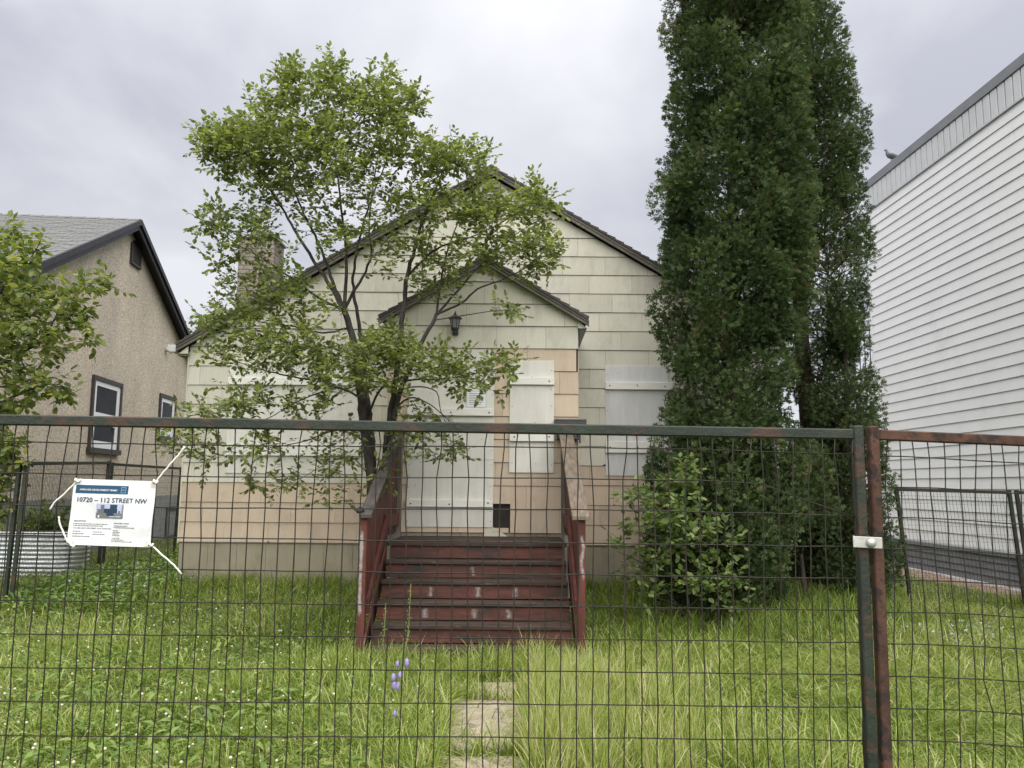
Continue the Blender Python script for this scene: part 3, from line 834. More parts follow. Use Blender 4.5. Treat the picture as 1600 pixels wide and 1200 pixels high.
# a stone scrap at the foot
sx_, sy_ = at(760, 1028, 7.5).x, 7.45
tag(MB().lathe((sx_, sy_, gzf(sx_, sy_) + .04), [(.010, 0), (.024, .012), (.026, .03), (.014, .05), (.005, .055)], 8).build('paper_scrap', M['litter'], smooth=True), 'small crumpled white scrap lying at the foot of the red stairs', 'litter')

# ================================================================== PATH OF CONCRETE PAVERS
path = link(bpy.data.objects.new('path', None), (0, 5.5, 0)); path['kind'] = 'structure'
def on_ground(px, py):
    d = ray(px, py); Y = 6.0
    for _ in range(12):
        p = CAM + d * (Y / d.y); z = gzf(p.x, p.y) + .02
        Y *= (CAMZ - z) / (CAMZ - p.z)
    return CAM + d * (Y / d.y)
PAVERS = []
for (q0, r0, q1, r1) in ((672, 1184, 832, 1262), (690, 1102, 822, 1174), (742, 1066, 808, 1094)):
    a_, b_ = on_ground(q0, r1), on_ground(q1, r0)
    PAVERS.append((on_ground(q0, (r0 + r1) / 2).x, on_ground(q1, (r0 + r1) / 2).x, a_.y, b_.y))
for (xa, xb, ya, yb2) in PAVERS:
    n = 10
    x0_, x1_ = xa, xb
    zt = gzf((xa + xb) / 2, (ya + yb2) / 2) + .032
    pts = []
    for i in range(n * 2):
        t = i / (n * 2) * 4
        e = int(t); fr = t - e
        c = [(xa, ya), (xb, ya), (xb, yb2), (xa, yb2)]
        p, q = c[e], c[(e + 1) % 4]
        pts.append((p[0] + (q[0] - p[0]) * fr + random.uniform(-.012, .012), p[1] + (q[1] - p[1]) * fr + random.uniform(-.012, .012), zt - .06))
    MB().prism(pts, (0, random.uniform(-.01, .01), .06)).build('paving_slab', M['paver'], path, bevel=.004)
# ================================================================== STUCCO HOUSE ON THE LEFT
kx = -0.1
WE = Vector((kx, 1, 0)).normalized()                 # along the gable wall, away from the street
WN = Vector((1, -kx, 0)).normalized()                # outward, towards the boarded house
WP = Vector((-8.64, 19.1, 0))
nb = thing('stucco_house', 'beige pebble dash stucco house with black trimmed gable on the left', 'house', (-9, 19, .2))
def wall_pt(px, py, off=0.0): return onplane(px, py, WP + WN * off, WN)
def wl(p): 
    d = Vector(p) - WP
    return d.dot(WE), p[2]
def W(s, z, off=0.0):
    p = WP + WE * s + WN * off
    return Vector((p.x, p.y, z))
ap = wl(wall_pt(222, 344, .28)); fr = wl(wall_pt(64, 411, .28)); rr = wl(wall_pt(293, 512, .28))
slp = ((ap[1] - fr[1]) / (ap[0] - fr[0]) + (ap[1] - rr[1]) / (rr[0] - ap[0])) / 2
slf, slr = (ap[1] - fr[1]) / (ap[0] - fr[0]), (ap[1] - rr[1]) / (rr[0] - ap[0])
S0, S1 = -6.6, 7.6
LEN = 11.0
def nz(s): return ap[1] - (slf if s < ap[0] else slr) * abs(s - ap[0])
def nprism(name, pts, off0, off1, m, parent=nb, bevel=0):
    P = [W(s, z, off0) for s, z in pts]
    return MB().prism(P, WN * (off1 - off0)).build(name, m, parent, bevel)
nprism('wall', [(S0, 0), (S1, 0), (S1, nz(S1) - .1), (ap[0], ap[1] - .12), (S0, nz(S0) - .1)], -LEN, 0, M['stucco'])
zpl = wall_pt(60, 781).z
nprism('plinth', [(S0 - .02, 0), (S1, 0), (S1, zpl), (S0 - .02, zpl)], 0.001, .025, M['plinth'])
# roof deck, fascia, single shingle tabs on the street slope
E0 = S0 - .35
def slab(s0, s1, d0, d1, o0, o1, m, nm, bevel=0):
    nprism(nm, [(s0, nz(s0) - d0), (s1, nz(s1) - d0), (s1, nz(s1) - d1), (s0, nz(s0) - d1)], o0, o1, m, bevel=bevel)
slab(E0, ap[0], 0.0, .05, -LEN - .2, .255, M['houseroof'], 'roof')
slab(ap[0], S1 + .35, 0.0, .05, -LEN - .2, .255, M['houseroof'], 'roof')
for a, b in ((E0, ap[0]), (ap[0], S1 + .35)):
    slab(a, b, -.014, .11, .256, .285, M['blacktrim'], 'fascia_board', .003)
    slab(a, b, .111, .225, .20, .24, M['blacktrim'], 'fascia_board', .003)
    slab(a, b, .056, .075, .0, .255, M['blacktrim'], 'soffit')
lnf = math.sqrt(1 + slf * slf)
U = (WE + Vector((0, 0, slf))).normalized()           # up the slope
NN = WN.cross(U).normalized()
if NN.z < 0: NN = -NN
tabs = MB()
nco = int((ap[0] - E0) * lnf / .15)
for i in range(nco):
    base = Vector(W(E0, nz(E0), 0)) + U * (i * .15)
    w = -(.255) - (0 if i % 2 else .15)
    x = .255 if True else 0
    x = .255 + (0.0 if i % 2 else .0)
    first = True
    while x > -9.5:
        wd = (.15 if (first and i % 2) else .30); first = False
        x2 = x - wd
        lift = random.uniform(.006, .013)
        c = base + WN * ((x + x2) / 2) + U * .085 + NN * (lift * .5 + .004)
        tabs.obox(c, WN * (wd / 2 - .006), U * .085 + NN * (-.004), NN * (lift * .5))
        x = x2
tabs.build('roof_shingles', M['houseroof'], nb, kind='stuff')
slabr = MB()
# ridge cap pieces
for i in range(34):
    o = .25 - i * .29
    MB().hexa([W(ap[0] - .13, nz(ap[0] - .13) + .018, o - .30), W(ap[0], ap[1] + .022, o - .30), W(ap[0] + .13, nz(ap[0] + .13) + .018, o - .30), W(ap[0], ap[1] - .03, o - .30),
               W(ap[0] - .13, nz(ap[0] - .13) + .026, o), W(ap[0], ap[1] + .032, o), W(ap[0] + .13, nz(ap[0] + .13) + .026, o), W(ap[0], ap[1] - .03, o)]).build('ridge_cap', M['houseroof'], nb)
# windows in the gable wall
def nwindow(px0, py0, px1, py1, split, depth=.03, fw=.085):
    a, b = wl(wall_pt(px0, py0)), wl(wall_pt(px1, py1))
    s0, z1 = a; s1, z0 = b
    w = nprism('window', [(s0 + fw, z0 + fw), (s1 - fw, z0 + fw), (s1 - fw, z1 - fw), (s0 + fw, z1 - fw)], -.04, -.002 + .004, M['whiteframe'])
    for p in ([(s0, z0), (s0 + fw, z0), (s0 + fw, z1), (s0, z1)], [(s1 - fw, z0), (s1, z0), (s1, z1), (s1 - fw, z1)], [(s0 + fw, z1 - fw), (s1 - fw, z1 - fw), (s1 - fw, z1), (s0 + fw, z1)]):
        nprism('frame', p, .001, .05, M['browntrim'], w)
    nprism('sill', [(s0 - .04, z0 - .02), (s1 + .04, z0 - .02), (s1 + .04, z0 + fw), (s0 - .04, z0 + fw)], .001, .085, M['browntrim'], w)
    f2 = .15
    i0, i1, j0, j1 = s0 + fw, s1 - fw, z0 + fw, z1 - fw
    bands = [(j0, j1)] if split is None else [(j0, j0 + (j1 - j0) * split), (j0 + (j1 - j0) * split, j1)]
    for q, (u, v) in enumerate(bands):
        g = nprism('pane', [(i0 + f2, u + f2), (i1 - f2, u + f2), (i1 - f2, v - f2 * .7), (i0 + f2, v - f2 * .7)], .004, .010, M['glass'], w)
        for p in ([(i0, u), (i0 + f2 - .002, u), (i0 + f2 - .002, v), (i0, v)], [(i1 - f2 + .002, u), (i1, u), (i1, v), (i1 - f2 + .002, v)], [(i0 + f2, u), (i1 - f2, u), (i1 - f2, u + f2 - .002), (i0 + f2, u + f2 - .002)], [(i0 + f2, v - f2 * .7 + .002), (i1 - f2, v - f2 * .7 + .002), (i1 - f2, v - .002), (i0 + f2, v - .002)]):
            nprism('sash', p, .003, .022, M['whiteframe'], w)
nwindow(144, 585, 182, 710, .42)
nwindow(249, 614, 270, 690, None, fw=.09)
nwindow(258, 792, 277, 840, None, fw=.10)
# louvred gable vent with a rounded head
a, b = wl(wall_pt(206, 372)), wl(wall_pt(216, 417))
s0, z1 = a; s1, z0 = b
gv = nprism('gable_vent', [(s0, z0), (s1, z0), (s1, z1 - .12), ((s0 + s1) / 2 + (s1 - s0) * .3, z1 - .02), ((s0 + s1) / 2, z1), ((s0 + s1) / 2 - (s1 - s0) * .3, z1 - .02), (s0, z1 - .12)], .002, .02, M['blacktrim'])
for i in range(11):
    z = z0 + .05 + i * (z1 - z0 - .16) / 11
    P = [W(s0 + .03, z, .035), W(s1 - .03, z, .035), W(s1 - .03, z + .05, .021), W(s0 + .03, z + .05, .021)]
    MB().prism(P, Vector((0, 0, .012))).build('louvre', M['browntrim'], gv)
nprism('frame', [(s0 - .05, z0 - .06), (s1 + .05, z0 - .06), (s1 + .05, z0), (s0 - .05, z0)], .002, .06, M['browntrim'], gv)
nprism('frame', [(s0 - .05, z0), (s0, z0), (s0, z1 - .1), (s0 - .05, z1 - .1)], .002, .05, M['browntrim'], gv)
nprism('frame', [(s1, z0), (s1 + .05, z0), (s1 + .05, z1 - .1), (s1, z1 - .1)], .002, .05, M['browntrim'], gv)
c = wall_pt(258.5, 546)
MB().tube([c, c + WN * .05, c + WN * .12 + Vector((0, 0, -.02)), c + WN * .15 + Vector((0, 0, -.10))], [.065, .065, .055, .03], 10).build('vent_hood', M['gutter'], nb, smooth=True)

# corrugated planter by that wall with a dark bushy plant
px_, py_ = -7.0, 12.25
pz = gzf(px_, py_) - .02
pl = thing('planter', 'oval corrugated steel planter bed behind the back left fence', 'planter', (px_, py_, pz))
PH = 0.68
rings = []
nn = 28
def oval(k, r, z):
    a = 2 * math.pi * k / nn
    ca, sa = math.cos(a), math.sin(a)
    return Vector((px_ + (.42 if ca > 0 else -.42) * 1 * (1 if abs(ca) > 1e-6 else 0) + r * ca, py_ + r * sa, pz + z))
nzr = 34
for i in range(nzr + 1):
    z = PH * i / nzr
    rr_ = .36 + .012 * math.sin(z / .062 * 2 * math.pi)
    rings.append([oval(k + .5, rr_, z) for k in range(nn)])
MB().tube_rings(rings).build('corrugated_wall', M['galv'], pl, smooth=True)
MB().tube([oval(k + .5, .362, PH) for k in range(nn)] + [oval(.5, .362, PH)], .014, 6).build('rim', M['galv'], pl, smooth=True)
MB().tube_rings([[oval(k + .5, .345, PH + .002) for k in range(nn)], [oval(k + .5, .345, PH + .02) for k in range(nn)]]).build('soil', M['soil'], pl)

# ================================================================== WHITE SIDED BUILDING ON THE RIGHT
k2 = -0.022
BE = Vector((k2, 1, 0)).normalized(); BN = Vector((-1, k2, 0)).normalized()
YB = 17.9
BP = Vector((at(1379, 885, YB).x, YB, 0))
def B(s, z, off=0.0):
    p = BP + BE * s + BN * off
    return Vector((p.x, p.y, z))
def bpt(px, py): 
    p = onplane(px, py, BP, BN); return (p - BP).dot(BE), p.z
wb = thing('white_building', 'tall flat roofed building clad in white horizontal siding on the right', 'building', (BP.x + 4, 12, 0))
SN = -15.0
ztop = at(1357, 291, YB).z
zfas = at(1357, 300, YB).z
zband = at(1358, 334, YB).z
zsk = at(1382, 836, YB).z
zt0 = 0.06
def bprism(name, pts, o0, o1, m, parent=wb, bevel=0):
    return MB().prism([B(s, z, o0) for s, z in pts], BN * (o1 - o0)).build(name, m, parent, bevel)
bprism('wall', [(SN, -.1), (0, -.1), (0, ztop - .02), (SN, ztop - .02)], -9, -.03, M['rib'])
np_ = round((zband - zsk) / .2); ph = (zband - zsk) / np_
for i in range(np_):
    z0 = zsk + i * ph; z1 = z0 + ph
    cuts = [-.07, -(.6 + (i * 1.37) % 3.4)]
    while cuts[-1] - 3.66 > SN + 2: cuts.append(cuts[-1] - 3.66)
    cuts.append(SN)
    for c1_, c0_ in zip(cuts[:-1], cuts[1:]):
        o_ = random.uniform(0, .003); c1b = c1_ - .0025
        P = [B(c0_, z0, -.029), B(c1b, z0, -.029), B(c1b, z0, .014 + o_), B(c0_, z0, .014 + o_), B(c0_, z1 + .002, -.029), B(c1b, z1 + .002, -.029), B(c1b, z1 + .002, -.004), B(c0_, z1 + .002, -.004)]
        MB().hexa(P).build('siding_plank', M['vinyl'], wb)
bprism('corner_trim', [(-.068, zsk - .25), (.0, zsk - .25), (.0, zband), (-.068, zband)], -.029, .026, M['whiteframe'])
# ribbed metal band and flashing on top
bprism('band_base', [(SN, zband + .004), (0, zband + .004), (0, zfas), (SN, zfas)], -.028, .0, M['flashing'])
s = -.02; k = 0
while s > SN + 3:
    bprism('ribbed_panel', [(s - .178, zband + .03), (s, zband + .03), (s, zfas - .002), (s - .178, zfas - .002)], .001, .028, M['rib'], bevel=.008)
    s -= .205; k += 1
bprism('band_trim', [(SN, zband + .003), (.0, zband + .003), (.0, zband + .028), (SN, zband + .028)], .001, .036, M['rib'])
s = 0.03
while s > SN:
    bprism('flashing', [(s - 3.0, zfas), (s - .006, zfas), (s - .006, ztop + .05), (s - 3.0, ztop + .05)], -.25, .05, M['flashing'], bevel=.004)
    s -= 3.0
# charcoal skirt boards below, white trims
zz_ = zt0 + .02; nk = 4
for i in range(nk):
    a = zz_ + (zsk - .10 - zz_) * i / nk; b = zz_ + (zsk - .10 - zz_) * (i + 1) / nk
    MB().hexa([B(SN, a, -.029), B(-.01, a, -.029), B(-.01, a, .008), B(SN, a, .008), B(SN, b, -.029), B(-.01, b, -.029), B(-.01, b, -.012), B(SN, b, -.012)]).build('skirt_board', M['skirt'], wb)
bprism('drip_trim', [(SN, zsk - .10), (0, zsk - .10), (0, zsk - .035), (SN, zsk - .035)], -.029, .03, M['flashing'])
bprism('starter_trim', [(SN, zsk - .034), (-.07, zsk - .034), (-.07, zsk - .002), (SN, zsk - .002)], -.029, .02, M['rib'])
bprism('base_trim', [(SN, zt0 - .045), (0, zt0 - .045), (0, zt0 + .018), (SN, zt0 + .018)], -.029, .03, M['whiteframe'])
bprism('foundation', [(SN, -.2), (-.05, -.2), (-.05, zt0 - .047), (SN, zt0 - .047)], -.029, .0, M['plinth'])
# balcony rails at the far end
for (pa, pb) in ((515, 552), (657, 682)):
    p1 = at(1363, pa, YB + .25); p2 = at(1363, pb, YB + .25)
    br = MB().box(p1.x - 1.3, p1.x + .1, YB + .23, YB + .27, p1.z - .03, p1.z).build('balcony_rail', M['black'], wb)
    br2 = MB().box(p1.x - 1.3, p1.x + .1, YB + .24, YB + .26, p1.z - .20, p1.z - .17)
    for q in range(12):
        x = p1.x - 1.26 + q * .118
        br2.box(x, x + .018, YB + .243, YB + .257, p2.z - .5, p1.z - .03)
    br2.build('baluster', M['black'], br)
    MB().box(p1.x - 1.35, p1.x + .2, YB + .22, YB + 1.4, p2.z - .7, p2.z - .5).build('balcony_floor', M['rib'], br)
# gravel strip along it
V, Q = [], []
for i in range(40):
    sq = SN + (0 - SN) * i / 39
    for o in (-.02, .18, .42, .62 + .12 * math.sin(i * 1.9)):
        p = B(sq + .3, 0, o); V.append((p.x, p.y, gzf(p.x, p.y) + (.03 - o * .05)))
for i in range(39):
    for j in range(3):
        Q.append((i * 4 + j, i * 4 + j + 1, (i + 1) * 4 + j + 1, (i + 1) * 4 + j))
gs = MB().add(V, Q).build('gravel_strip', M['gravel'])
gs['kind'] = 'structure'
# loose stones on it
ico = bmesh.new(); bmesh.ops.create_icosphere(ico, subdivisions=1, radius=1)
IT = np.array([v.co[:] for v in ico.verts]); IF = [tuple(v.index for v in f.verts) for f in ico.faces]; ico.free()
n = 1600
ss = RNG.uniform(SN + 6, .2, n); oo = RNG.uniform(.0, .62, n)
P = np.array([[*(BP + BE * a + BN * b)] for a, b in zip(ss, oo)]); P[:, 2] = gz(P[:, 0], P[:, 1]) + .03 - oo * .05
X = unit(RNG.normal(size=(n, 3))); Yv = unit(np.cross(X, RNG.normal(size=(n, 3)))); Z = np.cross(X, Yv)
V, L, S = stamp(IT * np.array([1, .8, .6]), IF, P, X, Yv, Z, RNG.uniform(.008, .026, n))
tag(np_mesh('gravel', V, L, S, M['gravel'], kind='stuff'), 'pinkish stones along the foot of the white building', 'gravel')

# pigeon on the roof edge
pb_ = bpt(1393, 257)
pp = B(pb_[0], ztop + .05, -.02)
bird = thing('pigeon', 'grey pigeon perched on the roof edge of the white building', 'bird', pp)
d = Vector((-.75, .25, 0)).normalized(); upv = Vector((0, 0, 1))
sp = [(-.20, .03, .012), (-.15, .05, .03), (-.09, .085, .055), (-.02, .12, .075), (.05, .15, .072), (.085, .19, .052), (.095, .225, .034), (.10, .25, .030), (.115, .268, .031), (.135, .268, .022), (.15, .262, .009), (.168, .256, .003)]
MB().tube([pp + d * a * .95 + upv * (b * 1.0 + .02) for a, b, r in sp], [r * .95 for a, b, r in sp], 12).build('body', M['pigeon'], bird, smooth=True)
sd_ = d.cross(upv)
for s in (-1, 1):
    MB().tube([pp + d * a * .95 + upv * (b * 1.0 + .02) + sd_ * (s * w * .85) for a, b, w in ((.06, .16, .06), (.0, .145, .075), (-.08, .11, .06), (-.17, .06, .02))], [.03, .05, .035, .008], 8).build('wing', M['pigeonwing'], bird, smooth=True)
    MB().tube([pp + d * .02 + sd_ * s * .025 + upv * .09, pp + d * .025 + sd_ * s * .025 + upv * .0, pp + d * .055 + sd_ * s * .03 + upv * .003], .006, 5).build('leg', M['rust'], bird)

# ================================================================== FENCES
def mesh_panel(name, label, A, Bp, top, bottom, wire_r, tube_w, m_frame, m_wire, vs=.0508, hs=.1016, lean=Vector((0, 0, 1)), bend=None, jit=.002, first=.06, wires=True, group=None, frames=('l', 'r'), m_post=None, rise=0.0, phase=0.0):
    """a welded wire panel between foot points A and Bp (on the ground), top and bottom heights along lean"""
    A, Bp = Vector(A), Vector(Bp)
    e = (Bp - A); ln = e.length; e.normalize()
    n = e.cross(lean).normalized()
    t = thing(name, label, 'fence', (A + Bp) / 2, group)
    def P(u, v, o=0.0): return A + e * u + lean * (v) + n * o
    hw = tube_w / 2
    m_post = m_post or m_frame
    def bar(c0, c1, w, nm, m_):
        c0, c1 = Vector(c0), Vector(c1)
        ax = (c1 - c0); l2 = ax.length; ax.normalize()
        sd2 = ax.cross(n).normalized()
        MB().obox((c0 + c1) / 2, ax * l2 / 2, sd2 * w / 2, n * w / 2).build(nm, m_, t, bevel=min(.004, w * .12), segs=1)
    if 'l' in frames: bar(P(hw, bottom - .08), P(hw, top + .012), tube_w, 'post', m_post)
    if 'r' in frames: bar(P(ln - hw, bottom - .08), P(ln - hw, top + .012), tube_w, 'post', m_post)
    bar(P(hw * 2 if 'l' in frames else 0, top - hw), P(ln - (hw * 2 if 'r' in frames else 0), top - hw), tube_w, 'top_rail', m_frame)
    bar(P(hw * 2, bottom), P(ln - hw * 2, bottom), tube_w, 'bottom_rail', m_frame)
    nv = int((ln - tube_w) / vs)
    vmesh = MB(); k = 0
    u0 = tube_w + ((ln - 2 * tube_w) - (nv - 1) * vs) / 2 + phase
    hv = []
    v = top - tube_w - first
    while v > bottom + .03:
        hv.append(v); v -= hs
    rr = random.Random(sum(map(ord, label)))
    for i in range(nv):
        u = u0 + i * vs
        if u < tube_w or u > ln - tube_w: continue
        pts = []
        vv = [top - tube_w] + hv + [bottom + hw]
        for j, h in enumerate(vv):
            du = rr.uniform(-jit, jit) * (2.0 if j == 0 else 1)
            do = .004
            if bend:
                b = bend(u, h); du += b[0]; do += b[1]
            pts.append(P(u + du, h, do))
        if wires: MB().tube(pts, wire_r, 5).build('vertical_wire', m_wire, t, smooth=True)
        else: vmesh.tube(pts, wire_r, 4)
    for h in hv:
        pts = []
        nseg = max(2, int(ln / .11))
        for q in range(nseg + 1):
            u = tube_w * .5 + (ln - tube_w) * q / nseg
            dv = rr.uniform(-jit, jit) * .5; do = -.003
            if bend:
                b = bend(u, h); dv += b[2]; do += b[1]
            pts.append(P(u, h + dv, do))
        if wires: MB().tube(pts, wire_r, 5).build('horizontal_wire', m_wire, t, smooth=True)
        else: vmesh.tube(pts, wire_r, 4)
    if not wires: vmesh.build('wire_mesh', m_wire, t, kind='stuff')
    return t, P

# front panel: its plane stands 2.7 m from the camera
YFL, YFR = 2.66, 2.735
tl, tr = at(0, 648, YFL), at(1344, 673, YFR)
e0 = (tr - tl).normalized()
XF0 = -1.90
p_left = tl + e0 * ((XF0 - tl.x) / e0.x)
tr2 = at(1351.5, 671, YFR)
lean = Vector((-e0.z * 0.75, 0, 1)).normalized()
FT = 1.84
fA = p_left - lean * FT; fB = tr2 - lean * FT
def bendL(u, h):
    du = dv = do = 0.0
    du += .004 * math.sin(u * 9 + h * 5) * (1.0 if h < 1.2 else .6)
    dv += -.006 * math.sin(u * 2.1) * (h > 1.5)
    if h > FT - .16: du += .010 * math.sin(u * 31)
    if u > 2.72 and FT - .24 < h < FT - .12: dv += -.10 * (u - 2.72) / .3
    do = .01 * math.sin(u * 1.3 + h * 2)
    return du, do, dv
fence, FP = mesh_panel('wire_fence_panel', 'long green painted temporary wire fence panel closest to the camera', fA, fB, FT, .12, .0021, .034, M['green_paint'], M['wire'], bend=bendL, jit=.0030, first=.048, phase=.004)
# right panel, rusty
tl3, tr3 = at(1355, 671, 2.75), at(1700, 686, 2.79)
e1 = (tr3 - tl3).normalized()
gA = tl3 - Vector((0.006, 0, 1)).normalized() * FT; gB = tl3 + e1 * 1.7 - Vector((0.006, 0, 1)).normalized() * FT
def bendR(u, h):
    du = .003 * math.sin(u * 17 + h * 9) + .0025 * math.sin(h * 13 + u * 40)
    dv = .004 * math.sin(u * 8)
    if h > FT - .3: du += .006 * math.sin(u * 21 + h * 14)
    # one strand is pushed aside
    if abs(u - .36) < .03 and .98 < h < 1.10 + .02: du -= .022
    if u < .16 and 0.86 < h < .93: dv -= .07 * (1 - u / .16)
    if abs(u - .42) < .03 and h < .86: du -= .012
    return du, .012 * math.sin(h * 6 + u * 5), dv
fence2, FP2 = mesh_panel('wire_fence_panel', 'rusty brown temporary wire fence panel with bent wires clamped to the green one', gA, gB, FT, .12, .0021, .034, M['rust'], M['wire'], bend=bendR, jit=.003, first=.055, lean=Vector((0.006, 0, 1)).normalized())
# clamp that joins the posts
ca, cb = at(1332, 838, 2.70), at(1379, 857, 2.70)
cl = thing('fence_clamp', 'galvanised steel clamp plate joining the two front fence posts', 'clamp', ((ca.x + cb.x) / 2, 2.70, cb.z))
MB().hexa([(ca.x, 2.695, cb.z + .003), (cb.x, 2.698, cb.z - .001), (cb.x, 2.702, cb.z - .001), (ca.x, 2.699, cb.z + .003), (ca.x, 2.695, ca.z + .001), (cb.x, 2.698, ca.z - .003), (cb.x, 2.702, ca.z - .003), (ca.x, 2.699, ca.z + .001)]).build('plate', M['clamp'], cl, bevel=.0012)
bc = at(1361, 848, 2.695)
MB().tube([bc + Vector((0, 0, 0)), bc + Vector((0, -.006, 0)), bc + Vector((0, -.011, 0)), bc + Vector((0, -.014, 0))], [.0165, .0155, .011, .004], 14).build('bolt_head', M['clamp'], cl, smooth=True)
MB().hexa([(ca.x + .032, 2.77, cb.z), (cb.x + .026, 2.77, cb.z), (cb.x + .026, 2.775, cb.z), (ca.x + .032, 2.775, cb.z), (ca.x + .032, 2.77, ca.z), (cb.x + .026, 2.77, ca.z), (cb.x + .026, 2.775, ca.z), (ca.x + .032, 2.775, ca.z)]).build('back_plate', M['clamp'], cl)

# back left fences
def foot(x, y): return Vector((x, y, gzf(x, y)))
f1 = at(26, 820, 9.97); f1 = foot(f1.x, 9.97)
f2 = at(160, 800, 13.4); f2 = foot(f2.x, 13.4)
f3 = at(276, 800, 16.8); f3 = foot(f3.x, 16.8)
H1 = at(41, 704, 9.97).z - f1.z
H2 = at(172, 716, 13.4).z - f2.z
G = 'temporary wire fence panels along the side yards'
lnL = Vector((.03, 0, 1)).normalized()
mesh_panel('wire_fence_panel', 'nearer green wire panel in the left side yard behind the permit banner', f1, f2, 1.72, -.03, .0022, .045, M['green_paint'], M['wire_back'], wires=False, jit=.003, group=G, lean=lnL)
mesh_panel('wire_fence_panel', 'farther green wire panel in the left side yard beside the boarded house', f2 + Vector((.02, .06, 0)), f3, 1.70, -.03, .0022, .045, M['green_paint'], M['wire_back'], wires=False, jit=.003, group=G, lean=lnL)
mesh_panel('wire_fence_panel', 'green wire panel under the leafy branches at the far left edge', f1 + Vector((-2.6, .55, 0)), f1 + Vector((-.05, .0, 0)), 1.68, -.03, .0022, .045, M['green_paint'], M['wire_back'], wires=False, jit=.003, group=G, lean=lnL)
# back right fences
r1 = foot(at(1420, 925, 11.5).x, 11.5); r2 = foot(at(1602, 900, 11.5).x, 11.5)
lr = Vector((at(1398, 762, 11.5).x - r1.x, 0, at(1398, 762, 11.5).z - r1.z)); HR = lr.length; lr.normalize()
mesh_panel('wire_fence_panel', 'leaning wire panel on the right lawn before the white building', r1, r2, HR, -.04, .0020, .045, M['green_paint'], M['wire_back'], wires=False, jit=.004, group=G, lean=lr)
mesh_panel('wire_fence_panel', 'leaning wire panel at the far right edge before the white building', r2 + Vector((.06, .01, 0)), r2 + Vector((2.2, .05, 0)), HR, -.04, .0020, .045, M['green_paint'], M['wire_back'], wires=False, jit=.004, group=G, lean=lr)

# ================================================================== PERMIT BANNER
YS = 2.655
TL, TR, BL = at(117, 748, YS), at(245, 752, YS), at(104.5, 851, YS)
eu = (TR - TL); ev = (BL - TL)
SW_, SH_ = eu.length, ev.length
eu.normalize(); ev.normalize()
en = eu.cross(ev).normalized()
if en.y > 0: en = -en
def S(u, v, o=0.0): return TL + eu * (u * SW_) + ev * (v * SH_) + en * o
sign = thing('permit_banner', 'white development permit banner tied to the front fence with white cord', 'banner', S(.5, .5))
def wav(u, v): return .0022 * math.sin(u * 7 + v * 3) + .0018 * math.sin(v * 9 - u * 4)
n1, n2 = 14, 11
g = [(S(i / n1, j / n2, wav(i / n1, j / n2))) for j in range(n2 + 1) for i in range(n1 + 1)]
g2 = [p - en * .0012 for p in g]
nq = len(g); w1 = n1 + 1
Fq = [(j * w1 + i, j * w1 + i + 1, (j + 1) * w1 + i + 1, (j + 1) * w1 + i) for j in range(n2) for i in range(n1)]
sheet = MB().add(g + g2, Fq + [tuple(nq + k for k in reversed(f)) for f in Fq]).build('banner_sheet', M['banner'], sign, smooth=True)
def patch(name, u0, v0, u1, v1, m, lift=.0008, nu=8, nv=3, parent=None):
    vs = [S(u0 + (u1 - u0) * i / nu, v0 + (v1 - v0) * j / nv, 0) + en * (wav(u0 + (u1 - u0) * i / nu, v0 + (v1 - v0) * j / nv) + lift) for j in range(nv + 1) for i in range(nu + 1)]
    return MB().add(vs, [(j * (nu + 1) + i, j * (nu + 1) + i + 1, (j + 1) * (nu + 1) + i + 1, (j + 1) * (nu + 1) + i) for j in range(nv) for i in range(nu)]).build(name, m, parent or sign)
def text(body, u, v, width, m, lift=.0014, bold=0.0, name='lettering', parent=None):
    cu = bpy.data.curves.new('text', 'FONT'); cu.body = body; cu.size = 1; cu.offset = bold; cu.resolution_u = 2
    tmp = bpy.data.objects.new('text_tmp', cu); COL.objects.link(tmp)
    bpy.context.view_layer.update()
    me = bpy.data.meshes.new_from_object(tmp)
    bpy.data.objects.remove(tmp)
    vs = [v_.co.copy() for v_ in me.vertices]; fs = [tuple(p.vertices) for p in me.polygons]
    bpy.data.meshes.remove(me)
    xm = max(p.x for p in vs); x0 = min(p.x for p in vs)
    k = width / (xm - x0)          # in units of sign width
    out_ = []
    for p in vs:
        uu = u + (p.x - x0) * k; vv = v - p.y * k * SW_ / SH_
        out_.append(S(uu, vv, 0) + en * (wav(uu, vv) + lift))
    return MB().add(out_, fs).build(name, m, parent or sign)
hd = patch('header_strip', .035, .088, .66, .215, M['blue'])
text('APPROVED DEVELOPMENT PERMIT', .085, .172, .45, M['white'], .0022, .012, parent=hd)
lg = patch('logo_square', .573, .105, .635, .20, M['lightblue'], .0014, 2, 2, parent=hd)
patch('logo_square', .583, .118, .625, .187, M['blue'], .0020, 2, 2, parent=hd)
patch('logo_bar', .588, .143, .620, .160, M['lightblue'], .0026, 2, 1, parent=hd)
text('10720 \u2013 112 STREET NW', .07, .345, .84, M['ink'], .0016, .018)
